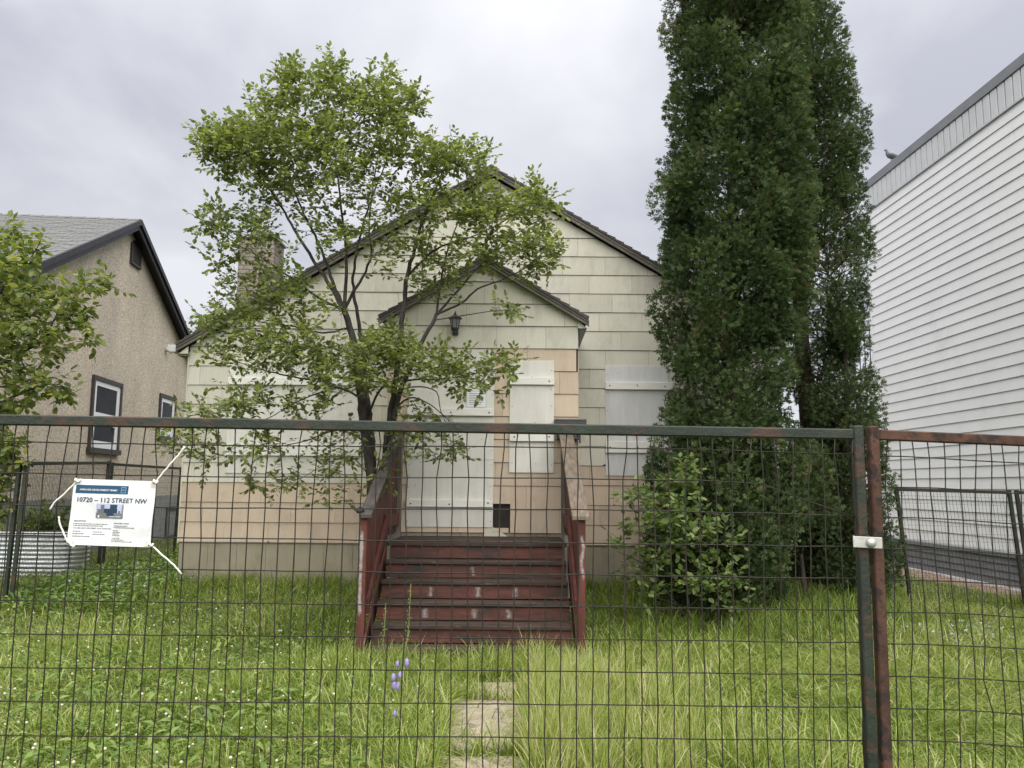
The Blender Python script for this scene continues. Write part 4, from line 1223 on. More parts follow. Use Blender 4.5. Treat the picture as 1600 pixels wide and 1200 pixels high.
# the small printed picture: a plain street view of a dark building between trees
pic = patch('printed_picture', .305, .365, .635, .585, M['petalblue'], .0010, 4, 3)
for u0, v0, u1, v1, mm in ((.305, .505, .635, .585, M['textink']), (.40, .44, .56, .55, M['ink']), (.47, .375, .555, .46, M['ink']), (.36, .385, .40, .53, M['skirt']), (.32, .45, .37, .53, M['skirt']), (.575, .47, .60, .55, M['skirt']),
                           (.615, .375, .632, .53, M['flashing']), (.33, .545, .42, .575, M['white']), (.47, .55, .61, .565, M['petalblue'])):
    patch('printed_shape', u0, v0, u1, v1, mm, .0016 + .0003 * RNG.random(), 2, 2, parent=pic)
text('DESCRIPTION', .055, .645, .14, M['ink'], .0014, .02)
text('DEVELOPMENT PERMIT', .535, .665, .19, M['ink'], .0014, .02)
text('YOU ARE NOW WELCOMED YOUR QUESTIONS', .05, .752, .46, M['ink'], .0014, .015)
rl = random.Random(3)
for (u, v, w) in ((.05, .672, .41), (.05, .70, .35), (.055, .785, .09), (.055, .82, .13), (.055, .86, .21), (.29, .79, .12), (.29, .825, .16), (.535, .69, .17), (.535, .715, .26), (.53, .76, .08), (.53, .785, .10), (.53, .81, .08), (.53, .835, .10), (.53, .875, .10), (.53, .90, .15), (.53, .925, .25)):
    x = u; ws = MB()
    while x < u + w - .006:
        l = min(rl.uniform(.012, .035), u + w - x)
        vs = [S(x, v, .0016) + en * wav(x, v), S(x + l, v, .0016) + en * wav(x + l, v), S(x + l, v + .011, .0016) + en * wav(x + l, v), S(x, v + .011, .0016) + en * wav(x, v)]
        ws.add(vs, [(0, 1, 2, 3)]); x += l + .006
    ws.build('small_print', M['textink'], sign)
# taped corners and cords
for u, v in ((.01, .03), (.97, .05), (.03, .955), (.965, .95)):
    patch('corner_tape', max(0, u - .03), max(.0, v - .035), min(1, u + .035), min(1, v + .04), M['tape'], .0011, 2, 2)
def cord(pts, name='tie_cord', r=.0028):
    P_ = [at(x, y, YS - .004) for x, y in pts]
    Q_ = []
    for i in range(len(P_) - 1):
        for q in range(4): Q_.append(P_[i].lerp(P_[i + 1], q / 4) + Vector((0, rl.uniform(-.002, .002), rl.uniform(-.0006, .0006))))
    Q_.append(P_[-1])
    return MB().tube(Q_, r, 6).build(name, M['cord'], sign, smooth=True)
cord([(126, 749), (118, 754), (100, 772), (84, 786), (78, 796)])
cord([(92, 807), (93, 817), (99, 832), (104, 843), (112, 853), (116, 854)])
cord([(243, 754), (247, 748), (262, 730), (278, 712), (289, 698)])
cord([(236, 851), (243, 858), (258, 871), (272, 883), (284, 897)])
for x, y, s_ in ((121, 751, 1.0), (243, 753, .9), (109, 847, .9), (236, 851, .8), (114, 852, .8)):
    c = at(x, y, YS - .005)
    MB().tube([c + Vector((-.009 * s_, 0, -.003)), c + Vector((-.003, -.006, .004)), c + Vector((.004, -.003, -.004)), c + Vector((.010 * s_, -.002, .004))], [.003, .0052, .005, .003], 7).build('knot', M['cord'], sign, smooth=True)
# ================================================================== VEGETATION
LEAF_T = np.array([(0, 0, 0), (.26, .25, .03), (.62, .27, .02), (1.0, 0, -.06), (.62, -.27, .02), (.26, -.25, .03), (.5, 0, -.035)], float)
LEAF_F = [(0, 1, 6), (1, 2, 6), (2, 3, 6), (3, 4, 6), (4, 5, 6), (5, 0, 6)]
M['leaf'] = leaf_mat('fresh_green_leaf', [(0.0, (0.064, 0.088, 0.030)), (0.35, (0.13, 0.165, 0.054)), (0.7, (0.205, 0.245, 0.082)), (1.0, (0.31, 0.34, 0.13))], 0.47)
M['leaf2'] = leaf_mat('maple_leaf', [(0.0, (0.055, 0.088, 0.026)), (0.45, (0.115, 0.16, 0.044)), (0.8, (0.205, 0.245, 0.065)), (1.0, (0.34, 0.34, 0.11))], 0.4)
M['leaf3'] = leaf_mat('sapling_leaf', [(0.0, (0.065, 0.11, 0.034)), (0.5, (0.145, 0.205, 0.066)), (1.0, (0.26, 0.315, 0.13))], 0.4)
M['cedar'] = leaf_mat('cedar_spray', [(0.0, (0.036, 0.056, 0.025)), (0.4, (0.063, 0.095, 0.040)), (0.75, (0.105, 0.144, 0.058)), (0.94, (0.16, 0.195, 0.08)), (0.97, (0.11, 0.09, 0.05)), (1.0, (0.12, 0.09, 0.052))], 0.25, 0.7, spec=0.08)
M['grass'] = leaf_mat('grass_blade', [(0.0, (0.065, 0.110, 0.018)), (0.35, (0.165, 0.24, 0.040)), (0.65, (0.295, 0.36, 0.080)), (0.88, (0.42, 0.46, 0.16)), (1.0, (0.52, 0.48, 0.30))], 0.42, 0.42, spec=0.45)
M['weed'] = leaf_mat('broad_weed_leaf', [(0.0, (0.06, 0.11, 0.024)), (0.5, (0.15, 0.235, 0.048)), (1.0, (0.29, 0.35, 0.11))], 0.32, 0.5)

def resample(pts, step):
    """pts: rows (x,y,z,r) -> smooth (Catmull-Rom) resampled rows"""
    P = np.array(pts, float)
    out_ = []
    for i in range(len(P) - 1):
        p0, p1, p2, p3 = P[max(i - 1, 0)], P[i], P[i + 1], P[min(i + 2, len(P) - 1)]
        n = max(1, int(np.linalg.norm(p2[:3] - p1[:3]) / step))
        for k in range(n):
            t = k / n
            out_.append(0.5 * ((2 * p1) + (-p0 + p2) * t + (2 * p0 - 5 * p1 + 4 * p2 - p3) * t * t + (-p0 + 3 * p1 - 3 * p2 + p3) * t ** 3))
    out_.append(P[-1])
    return np.array(out_)
def grow_tree(root, limbs, blobs, leaf, m_leaf, m_bark, seed, trunk_names, leaf_step=.03, twig_r=.0035, attach_max=9.0, up=.25, side_twigs=1, droop=.2, thick=1.0, rnd_shift=0.0, leaf_scale_var=.3):
    rg = np.random.default_rng(seed)
    nodes, nrad = [], []
    for (pts, nm) in zip(limbs, trunk_names):
        P = np.array([[*at(a, b, y), r] for a, b, y, r in pts])
        Q = resample(P, .06)
        wob = rg.normal(scale=.5, size=(len(Q), 3)) * np.minimum(Q[:, 3:4] * .35, .010)
        wob[0] = 0
        Q[:, :3] += wob
        Q[:, 3] = np.maximum(Q[:, 3] * thick, .003)
        MB().tube([Vector(q[:3]) for q in Q], list(Q[:, 3]), 8 if Q[0, 3] > .03 else 6).build(nm, m_bark, root, smooth=True)
        k0 = len(Q) // 4 if Q[0, 3] > .03 else 1
        nodes += list(Q[k0:, :3]); nrad += list(Q[k0:, 3])
    targets = []
    for (px, py, Y, rx, ry, rd, n) in blobs:
        for _ in range(n):
            v = rg.normal(size=3); v /= np.linalg.norm(v); v *= rg.random() ** (1 / 2.4)
            t = at(px + v[0] * rx, py + v[1] * ry, Y + v[2] * rd)
            targets.append(t)
    targets = np.array([[*t] for t in targets])
    N = np.array(nodes); NR = np.array(nrad)
    d0 = np.array([np.min(np.linalg.norm(N - t, axis=1)) for t in targets])
    twm = MB()
    lp, ld, lu = [], [], []
    def leaves_along(Q, t0, n_per):
        seg = np.diff(Q, axis=0); L = np.linalg.norm(seg, axis=1).sum()
        n = max(3, int(L * (1 - t0) / n_per))
        side = rg.choice([-1, 1])
        for k in range(n):
            t = t0 + (1 - t0) * (k + rg.random() * .6) / n
            f = t * (len(Q) - 1); i = min(int(f), len(Q) - 2)
            p = Q[i] + (Q[i + 1] - Q[i]) * (f - i)
            tn = unit(seg[i]); sd2 = unit(np.cross(tn, np.array([0, 0, 1.0])) + 1e-6)
            side = -side
            dr = unit(tn * (.55 + .5 * t) + sd2 * side * .8 + np.array([0, 0, -droop]) + rg.normal(scale=.25, size=3))
            lp.append(p + dr * .008); ld.append(dr); lu.append(unit(np.array([0, 0, 1.0]) + rg.normal(scale=.42, size=3)))
        lp.append(Q[-1]); ld.append(unit(seg[-1] + rg.normal(scale=.003, size=3))); lu.append(unit(np.array([0, 0, 1.0]) + rg.normal(scale=.4, size=3)))
    for ti in np.argsort(d0):
        t = targets[ti]
        dv = t - N
        dist = np.linalg.norm(dv, axis=1)
        cost = dist * (1 + .55 * (N[:, 2] > t[2])) + .05 * (NR < .004)
        i = int(np.argmin(cost))
        L = dist[i]
        if L < .06 or L > attach_max: continue
        s = N[i]
        mid = (s + t) / 2 + np.array([0, 0, -up * L * .18]) + rg.normal(scale=.05 * L, size=3)
        nq = max(4, int(L / .08))
        u = np.linspace(0, 1, nq + 1)[:, None]
        Q = (1 - u) ** 2 * s + 2 * u * (1 - u) * mid + u * u * t
        Q[1:-1] += rg.normal(scale=.006, size=Q[1:-1].shape)
        r0 = min(NR[i] * .7, twig_r + .0035 * L)
        rad = r0 + (.0014 - r0) * np.linspace(0, 1, len(Q))
        twm.tube([Vector(q) for q in Q], list(rad), 4, cap=False)
        N = np.vstack([N, Q[1:]]); NR = np.concatenate([NR, rad[1:]])
        leaves_along(Q, max(.1, 1 - .42 / L) if L > .42 else .12, leaf_step)
        for _ in range(side_twigs):
            j = rg.integers(len(Q) // 2, len(Q))
            e = unit(rg.normal(size=3) + unit(Q[-1] - Q[0]) * 1.0 + np.array([0, 0, .3])) * rg.uniform(.10, .24)
            Q2 = np.array([Q[j], Q[j] + e * .5 + rg.normal(scale=.008, size=3), Q[j] + e])
            twm.tube([Vector(q) for q in Q2], [.002, .0016, .001], 3, cap=False)
            leaves_along(Q2, .15, leaf_step)
    twm.build('twigs', m_bark, root, kind='stuff', smooth=True)
    P, D, Up = np.array(lp), np.array(ld), np.array(lu)
    Yv = unit(np.cross(Up, D)); Z = np.cross(D, Yv)
    sc = leaf * (1 + leaf_scale_var * rg.uniform(-1, 1, len(P)))
    V, L, S = stamp(LEAF_T, LEAF_F, P, D, Yv, Z, sc)
    base = rg.beta(2, 2, len(P)) + rnd_shift
    rnd = np.repeat(np.clip(base, 0, 1), len(LEAF_T))
    org = tuple((V.max(0) + V.min(0)) / 2)
    np_mesh('crown', V, L, S, m_leaf, root, org, rnd, kind='stuff')
    return len(P)

# ---------------------------------------------- the leafy tree before the porch
Y0 = 9.25
def L_(*p, Y=Y0, dy=0.0):
    n = len(p)
    return [(a, b, Y + dy * i / max(1, n - 1), r) for i, (a, b, r) in enumerate(p)]
base = at(583, 800, Y0)
tree = thing('leafy_tree', 'multi stemmed tree with thin bright green leaves left of the porch', 'tree', (base.x, Y0, gzf(base.x, Y0)))
limbs = [
    L_((588, 905, .085), (585, 850, .08), (582, 780, .075), (577, 720, .072), (570, 680, .07), (566, 640, .066), (562, 600, .060), (555, 545, .052), (546, 510, .047), (537, 484, .043)),
    L_((592, 905, .06), (590, 800, .055), (584, 740, .05), (581, 690, .045), (576, 640, .042), (569, 590, .036), (564, 530, .03), (557, 480, .026), (551, 440, .022), (560, 380, .018), (577, 320, .014), (602, 255, .010), (620, 190, .006), (632, 150, .003), Y=9.36, dy=.3),
    L_((597, 905, .06), (600, 800, .055), (602, 730, .048), (604, 690, .046), (611, 640, .043), (618, 600, .041), (623, 555, .039), (628, 505, .036), (633, 460, .033), (637, 430, .030), (645, 400, .026), (656, 358, .021), (675, 310, .016), (692, 268, .011), (716, 235, .006), Y=9.3, dy=-.5),
    L_((592, 905, .05), (598, 790, .045), (610, 690, .04), (623, 620, .036), (640, 578, .034), (655, 545, .031), (670, 515, .029), (682, 492, .026), Y=9.2, dy=-.25),
    L_((537, 484, .036), (512, 440, .030), (482, 396, .025), (455, 350, .020), (430, 308, .015), (400, 268, .009), (372, 232, .004), dy=-.35),
    L_((537, 484, .034), (522, 445, .028), (510, 410, .024), (492, 368, .02), (472, 328, .016), (456, 285, .012), (440, 238, .008), (428, 185, .004), dy=.35),
    L_((537, 484, .032), (541, 430, .027), (540, 388, .023), (535, 345, .019), (530, 295, .015), (525, 248, .011), (518, 200, .007), (510, 135, .003), dy=-.1),
    L_((537, 484, .028), (556, 450, .023), (571, 424, .019), (581, 395, .016), (577, 355, .013), (582, 300, .010), (592, 230, .007), (602, 150, .003), dy=-.55),
    L_((537, 484, .022), (506, 470, .018), (470, 446, .015), (430, 416, .012), (400, 398, .009), (365, 378, .005), (322, 345, .003), dy=-.6),
    L_((637, 430, .02), (662, 405, .017), (692, 384, .014), (742, 368, .010), (790, 344, .007), (832, 318, .003), Y=9.05, dy=-.3),
    L_((682, 492, .02), (686, 460, .017), (692, 420, .014), (704, 378, .011), (720, 338, .008), (742, 296, .004), Y=8.95, dy=.1),
    L_((682, 492, .021), (712, 458, .018), (745, 420, .015), (776, 393, .011), (806, 366, .008), (846, 342, .003), Y=8.95, dy=-.2),
    L_((682, 492, .018), (720, 474, .015), (746, 452, .013), (782, 438, .010), (815, 422, .008), (842, 400, .005), (862, 380, .003), Y=8.95, dy=-.45),
    L_((680, 500, .009), (730, 492, .007), (780, 485, .005), (815, 488, .002), Y=8.95, dy=-.5),
    L_((564, 598, .02), (525, 589, .017), (480, 592, .013), (440, 585, .010), (400, 575, .007), (362, 562, .003), dy=-.7),
    L_((568, 625, .017), (530, 606, .014), (490, 617, .011), (452, 634, .008), (415, 655, .005), (360, 662, .003), dy=-.8),
    L_((574, 650, .02), (600, 602, .017), (640, 594, .014), (690, 592, .010), (740, 584, .007), (795, 572, .003), dy=-.9),
    L_((618, 612, .012), (650, 604, .010), (682, 612, .008), (688, 640, .006), (700, 670, .004), (706, 700, .003), Y=9.1, dy=-.4),
    L_((611, 645, .014), (640, 622, .012), (672, 632, .009), (705, 662, .006), (728, 700, .003), Y=9.2, dy=-.5),
    L_((570, 690, .014), (530, 672, .012), (480, 688, .009), (430, 700, .006), (370, 716, .003), dy=-.7),
    L_((578, 745, .010), (550, 715, .008), (515, 722, .006), (470, 748, .003), dy=-.4),
    L_((548, 512, .016), (505, 520, .013), (460, 510, .010), (415, 505, .007), (360, 485, .003), dy=-.55),
    L_((556, 556, .012), (500, 540, .010), (450, 545, .007), (395, 520, .003), dy=-1.0),
]
names = ['trunk', 'trunk', 'trunk', 'trunk'] + ['limb'] * (len(limbs) - 4)
blobs = [
    (490, 190, 9.0, 118, 72, .8, 80), (375, 255, 8.9, 60, 36, .5, 16), (330, 225, 8.9, 26, 22, .3, 8), (440, 150, 9.0, 40, 40, .5, 10), (455, 115, 9.0, 22, 36, .4, 12), (512, 120, 9.1, 25, 34, .4, 14), (560, 150, 9.0, 30, 40, .5, 14), (600, 150, 8.9, 22, 55, .5, 20), (640, 155, 9.0, 24, 28, .4, 14),
    (400, 220, 8.9, 68, 50, .7, 44), (345, 220, 8.9, 38, 34, .5, 20), (620, 210, 8.9, 40, 55, .6, 26), (520, 265, 9.0, 110, 50, .9, 48), (420, 290, 9.0, 70, 40, .7, 26),
    (330, 345, 8.8, 38, 26, .4, 15), (385, 360, 8.8, 55, 38, .6, 20), (540, 350, 9.0, 100, 60, .9, 30), (350, 410, 8.8, 32, 60, .4, 8),
    (690, 240, 8.8, 52, 32, .6, 34), (745, 262, 8.8, 26, 40, .5, 14), (680, 310, 8.9, 80, 46, .8, 44), (760, 330, 8.8, 62, 34, .7, 34), (835, 315, 8.7, 38, 34, .5, 26), (850, 380, 8.6, 36, 36, .5, 22),
    (790, 385, 8.8, 50, 30, .6, 18), (720, 400, 8.9, 80, 40, .7, 20), (840, 420, 8.6, 34, 16, .4, 8), (640, 390, 9.0, 70, 60, .8, 18), (690, 450, 8.9, 55, 25, .5, 8),
    (430, 440, 8.8, 80, 36, .6, 26), (345, 495, 8.7, 48, 34, .5, 22), (400, 490, 8.8, 70, 36, .6, 18), (470, 500, 8.8, 80, 40, .7, 18),
    (420, 545, 8.6, 80, 44, .6, 40), (345, 555, 8.6, 30, 22, .4, 8), (500, 560, 8.6, 80, 34, .6, 32), (590, 545, 8.5, 70, 34, .6, 42), (650, 570, 8.4, 60, 30, .5, 32), (560, 590, 8.5, 80, 26, .6, 24),
    (720, 575, 8.4, 50, 22, .4, 26), (785, 570, 8.3, 26, 26, .3, 14), (740, 600, 8.4, 50, 18, .4, 8), (790, 486, 8.5, 28, 10, .3, 6),
    (400, 625, 8.6, 90, 34, .6, 30), (330, 640, 8.5, 46, 24, .4, 13), (470, 640, 8.7, 70, 34, .6, 16), (300, 668, 8.5, 36, 26, .4, 10), (320, 710, 8.5, 56, 24, .4, 14), (400, 700, 8.6, 60, 28, .5, 13), (260, 690, 8.5, 30, 20, .3, 5),
    (690, 700, 8.7, 46, 40, .4, 16), (640, 690, 8.8, 36, 40, .4, 12), (660, 650, 8.8, 45, 26, .4, 9), (480, 720, 8.8, 50, 40, .5, 12), (400, 750, 8.7, 60, 30, .4, 7), (540, 700, 8.9, 40, 44, .5, 12), (600, 735, 8.9, 30, 30, .4, 8), (450, 770, 8.8, 50, 24, .4, 5), (530, 775, 8.9, 40, 26, .4, 6),
]
print('leaves', grow_tree(tree, limbs, [(a, b, c, d, e, f, int(n * (2.2 if b < 300 else 1.9 if b < 460 else 1.6 if b < 600 else (1.05 if a < 560 else 1.3)) + .5)) for a, b, c, d, e, f, n in blobs], .056, M['leaf'], M['bark'], 11, names, thick=.78, rnd_shift=.06, leaf_step=.022, side_twigs=2, leaf_scale_var=.45))

# ---------------------------------------------- maple at the left edge
lt = thing('maple_tree', 'yellow green maple tree reaching in from the left edge before the stucco house', 'tree', (at(-75, 800, 10.4).x, 10.4, .1))
ll = [
    L_((-80, 960, .12), (-78, 850, .11), (-70, 720, .10), (-60, 620, .085), (-50, 540, .07), (-38, 470, .05), (-20, 410, .03), (0, 360, .012), Y=10.5, dy=.1),
    L_((-62, 630, .05), (-30, 595, .04), (0, 572, .032), (28, 553, .026), (52, 541, .02), (75, 522, .016), (90, 490, .011), (120, 460, .007), (150, 440, .003), Y=10.5, dy=-.4),
    L_((52, 541, .014), (90, 520, .010), (120, 515, .006), (146, 520, .003), Y=10.3, dy=-.2),
    L_((-45, 520, .04), (-10, 470, .028), (20, 430, .018), (50, 400, .008), (66, 370, .003), Y=10.5, dy=-.6),
    L_((-65, 690, .04), (-30, 650, .03), (10, 625, .02), (50, 608, .012), (85, 600, .006), (120, 612, .003), Y=10.5, dy=-.5),
    L_((-70, 740, .04), (-40, 720, .03), (-10, 700, .02), (20, 690, .01), (38, 700, .004), Y=10.5, dy=-.3),
    L_((-74, 800, .03), (-40, 780, .02), (-5, 765, .012), (18, 760, .005), Y=10.5, dy=-.3),
]
lb = [
    (20, 400, 10.2, 46, 50, .7, 32), (40, 470, 10.1, 50, 60, .7, 40), (-10, 470, 10.4, 60, 100, .8, 50), (60, 380, 10.1, 18, 22, .3, 6), (140, 442, 10.1, 36, 18, .3, 14), (112, 490, 10.0, 34, 40, .4, 24), (140, 528, 10.0, 16, 16, .3, 6),
    (70, 540, 10.0, 40, 40, .5, 20), (10, 560, 10.3, 50, 50, .6, 30), (60, 600, 10.0, 50, 22, .4, 22), (105, 610, 10.0, 20, 16, .3, 6), (10, 640, 10.2, 40, 30, .5, 22), (0, 700, 10.2, 34, 50, .4, 26), (30, 690, 10.0, 26, 40, .3, 8), (0, 780, 10.2, 18, 46, .3, 14),
]
grow_tree(lt, ll, [(a, b, c, d, e, f, int(n * 1.8)) for a, b, c, d, e, f, n in lb], .098, M['leaf2'], M['bark'], 5, ['trunk'] + ['limb'] * (len(ll) - 1), leaf_step=.038, side_twigs=1, droop=.55, rnd_shift=.12)

# ---------------------------------------------- sapling by the cedars
sh = thing('sapling', 'young broad leaved sapling with pale green leaves growing between the stairs and the cedars', 'tree', (at(1075, 960, 9.5).x, 9.5, gzf(2.0, 9.5)))
sl_ = [
    L_((1078, 968, .018), (1074, 920, .016), (1068, 870, .013), (1066, 820, .011), (1072, 770, .008), (1085, 735, .003), Y=9.5),
    L_((1076, 968, .016), (1050, 935, .013), (1025, 900, .010), (1008, 850, .007), (992, 800, .004), (985, 770, .002), Y=9.5, dy=-.3),
    L_((1074, 930, .012), (1095, 890, .009), (1120, 850, .006), (1150, 820, .003), Y=9.5, dy=-.3),
    L_((1076, 950, .011), (1100, 925, .008), (1130, 905, .005), (1160, 895, .003), Y=9.5, dy=-.4),
    L_((1060, 945, .010), (1030, 935, .007), (1000, 925, .004), (975, 915, .002), Y=9.45, dy=-.3),
    L_((1020, 890, .008), (995, 875, .005), (965, 862, .002), Y=9.4, dy=-.2),
]
sb = [
    (1078, 728, 9.4, 30, 16, .25, 9), (1062, 765, 9.3, 42, 24, .35, 16), (1050, 800, 9.3, 60, 26, .4, 22), (1085, 830, 9.2, 70, 28, .4, 28), (1000, 800, 9.2, 36, 30, .3, 12), (985, 775, 9.2, 22, 16, .2, 5), (975, 840, 9.2, 24, 16, .2, 6),
    (1130, 850, 9.2, 40, 22, .3, 14), (1060, 860, 9.2, 60, 26, .35, 20), (1135, 905, 9.1, 40, 26, .3, 20), (1090, 915, 9.1, 50, 24, .3, 16), (1000, 885, 9.2, 36, 22, .3, 11), (1020, 920, 9.2, 40, 18, .3, 9), (1140, 945, 9.1, 30, 16, .2, 8),
]
grow_tree(sh, sl_, [(a, b, c, d, e, f, int(n * 1.45)) for a, b, c, d, e, f, n in sb], .086, M['leaf3'], M['bark'], 9, ['stem'] * len(sl_), leaf_step=.05, side_twigs=1, droop=.25, up=.1)

# ---------------------------------------------- planter plant and a distant tree top
pp2 = thing('bushy_plant', 'dark green bushy plant growing in the corrugated planter', 'plant', (px_, py_, pz + PH))
def simple_bush(root, c, rx, ry, rz, nst, leaf, m, seed, stem=M['stem'], lstep=.03):
    rg = np.random.default_rng(seed); tw = MB(); lp, ld, lu = [], [], []
    for _ in range(nst):
        v = unit(rg.normal(size=3)); v[2] = abs(v[2]); v = v * rg.random() ** .4
        e = np.array(c) + v * np.array([rx, ry, rz]); s = np.array(c) + np.array([v[0] * rx * .3, v[1] * ry * .3, 0])
        Q = np.array([s, (s + e) / 2 + np.array([0, 0, .05 * rz]) + rg.normal(scale=.02, size=3), e])
        tw.tube([Vector(q) for q in Q], [.004, .003, .0015], 4, cap=False)
        for k in range(10):
            t = .3 + .7 * rg.random(); p = (1 - t) ** 2 * Q[0] + 2 * t * (1 - t) * Q[1] + t * t * Q[2]
            d_ = unit(rg.normal(size=3) + np.array([0, 0, .2])); lp.append(p); ld.append(d_); lu.append(unit(np.array([0, 0, 1.0]) + rg.normal(scale=.5, size=3)))
    tw.build('stems', stem, root, kind='stuff')
    P, D, Up = map(np.array, (lp, ld, lu)); Yv = unit(np.cross(Up, D)); Z = np.cross(D, Yv)
    V, L, S = stamp(LEAF_T, LEAF_F, P, D, Yv, Z, leaf * rg.uniform(.7, 1.3, len(P)))
    np_mesh('foliage', V, L, S, m, root, tuple(c), np.repeat(rg.beta(2, 3, len(P)), len(LEAF_T)), kind='stuff')
simple_bush(pp2, (px_ + .1, py_, pz + PH), .55, .35, .50, 70, .085, M['leaf2'], 21)
dt = at(315, 500, 24.0)
far = thing('background_tree', 'pale green tree top far behind between the two houses', 'tree', (dt.x, 24, .2))
MB().tube([(dt.x, 24, 0), (dt.x + .1, 24, 2.5), (dt.x - .05, 24, dt.z)], [.16, .12, .05], 8).build('trunk', M['bark'], far, smooth=True)
simple_bush(far, (dt.x + .2, 24, dt.z - 1.6), 1.1, 1.2, 1.9, 260, .13, M['leaf2'], 31)

# ---------------------------------------------- cedars
def spray_template():
    v, f = [], []
    def dia(x0, y0, x1, y1, w):
        d_ = np.array([x1 - x0, y1 - y0]); l = np.hypot(*d_); n_ = np.array([-d_[1], d_[0]]) / l * w
        m_ = np.array([x0, y0]) + d_ * .5
        b = len(v)
        zc = -.25 * (x1 ** 2)
        v.extend([(x0, y0, -.25 * x0 ** 2), (*(m_ + n_), -.12 * x1 ** 2 + .02), (x1, y1, zc), (*(m_ - n_), -.12 * x1 ** 2 - .02)])
        f.append((b, b + 1, b + 2, b + 3))
    dia(0, 0, 1, 0, .075)
    for t, l, a in ((.2, .52, .8), (.54, .44, .65)):
        for s in (-1, 1):
            dia(t, 0, t + l * math.cos(a), s * l * math.sin(a), .10)
    return np.array(v), f
SPT, SPF = spray_template()
def cedar(root, axis, R_of_z, z0, z1, nclump, per, seed, spray=.15, squash=1.0, trunk=None, gaps=()):
    """axis(z) -> (x,y); clumps of flat sprays over a column of radius R_of_z(z)"""
    rg = np.random.default_rng(seed)
    P, D, Nn, rn = [], [], [], []
    tw = MB()
    zsamp = np.linspace(z0, z1, 200); wgt = np.array([R_of_z(z) for z in zsamp]) ** 1.2 + .03
    cdf = np.cumsum(wgt) / wgt.sum()
    for _ in range(nclump):
        z = float(np.interp(rg.random(), cdf, zsamp))
        Rz = R_of_z(z); a = rg.uniform(0, 2 * np.pi)
        sx = rg.uniform(.16, .29) * min(1.0, .45 + Rz); szz = sx * rg.uniform(1.0, 1.7)
        rr_ = max(.05, Rz - .45 * sx) * np.sqrt(rg.uniform(.15, 1.0))
        ax = np.array(axis(z))
        c = np.array([ax[0] + rr_ * math.cos(a), ax[1] + rr_ * math.sin(a) * squash, z])
        outw = np.array([math.cos(a), math.sin(a), 0.0])
        if any(np.linalg.norm(c - g[0]) < g[1] for g in gaps): continue
        tone = rg.normal(scale=.19)
        npr = int(per * (sx / .15) ** 1.5)
        v = unit(rg.normal(size=(npr, 3)) + outw * .5) * rg.uniform(.2, 1.0, (npr, 1)) ** .4
        p = c + v * np.array([sx, sx, szz])
        d_ = unit(outw * .35 + v * .85 + np.array([0, 0, .30]) + rg.normal(scale=.5, size=(npr, 3)))
        P.append(p); D.append(d_); Nn.append(unit(np.cross(d_, rg.normal(size=(npr, 3)))))
        rn.append(np.clip(.42 + tone + rg.normal(scale=.16, size=npr) + (rg.random(npr) < .008) * .6, 0, 1))
        ia = np.array(axis(max(z0, z - .35 * rr_ - .1)))
        s = Vector((ia[0], ia[1], max(z0 + .05, z - .5 * rr_ - .08)))
        e = Vector(c) 
        mdp = s.lerp(e, .6) + Vector((0, 0, -.05 * rr_))
        tw.tube([s, mdp, e, e + Vector(outw) * .03 + Vector((0, 0, szz * .7))], [.013, .010, .006, .002], 4, cap=False)
    P, D, Nn, rn = np.vstack(P), np.vstack(D), np.vstack(Nn), np.concatenate(rn)
    Yv = unit(np.cross(Nn, D)); Z = np.cross(D, Yv)
    V, L, S = stamp(SPT, SPF, P, D, Yv, Z, spray * rg.uniform(.6, 1.25, len(P)))
    np_mesh('crown', V, L, S, M['cedar'], root, (*axis((z0 + z1) / 2), (z0 + z1) / 2), np.repeat(rn, len(SPT)), kind='stuff')
    tw.build('twigs', M['foliage_core'], root, kind='stuff', smooth=True)
    if trunk:
        MB().tube([Vector((*axis(z), z)) for z in np.linspace(trunk[0], trunk[1], 14)], list(np.linspace(trunk[2], trunk[3], 14)), 10).build('trunk', M['cedarbark'], root, smooth=True)
    return len(P)
def lut(pairs):
    zs = [p[0] for p in pairs]; rs = [p[1] for p in pairs]
    return lambda z: float(np.interp(z, zs, rs))
YC1 = 10.25
def edge(pxl, pxr, py, Y):
    a, b = at(pxl, py, Y), at(pxr, py, Y)
    return a.z, (a.x + b.x) / 2, (b.x - a.x) / 2
prof = [edge(*q, YC1) for q in ((1040, 1235, 960), (1025, 1240, 900), (1022, 1245, 820), (1018, 1243, 700), (1040, 1240, 640), (1040, 1238, 560), (1030, 1252, 480), (1036, 1258, 400), (1030, 1256, 310), (1040, 1254, 200), (1036, 1250, 100), (1046, 1246, 0), (1052, 1240, -60))]
prof.sort()
ztop1 = prof[-1][0]
cxs = lut([(p[0], p[1]) for p in prof]); crs = lut([(p[0], p[2]) for p in prof] + [(ztop1 + 1.0, .55), (ztop1 + 2.3, .05)])
cd1 = thing('cedar_tree', 'tall dense columnar cedar at the right corner of the boarded house', 'tree', (cxs(0.2), YC1, .15), 'columnar cedars')
hollow = [(np.array([*at(a, b, yy)]), r_) for yy in (9.4, 9.75, 10.1, 10.45) for a, b, r_ in ((1235, 850, .30), (1270, 860, .34), (1305, 870, .30), (1325, 900, .24), (1240, 915, .26), (1270, 920, .28))]
print('sprays', cedar(cd1, lambda z: (cxs(z), YC1), crs, .2, ztop1 + 2.2, 560, 92, 41, spray=.085, squash=1.0, trunk=(.05, ztop1 + 1.5, .12, .02), gaps=hollow))
YC2 = 12.1
prof2 = [edge(*q, YC2) for q in ((1225, 1330, 930), (1225, 1330, 780), (1236, 1322, 700), (1240, 1322, 600), (1240, 1345, 520), (1226, 1366, 430), (1212, 1352, 330), (1206, 1346, 250), (1204, 1338, 160), (1206, 1318, 70), (1206, 1292, 0), (1210, 1276, -50))]
prof2.sort()
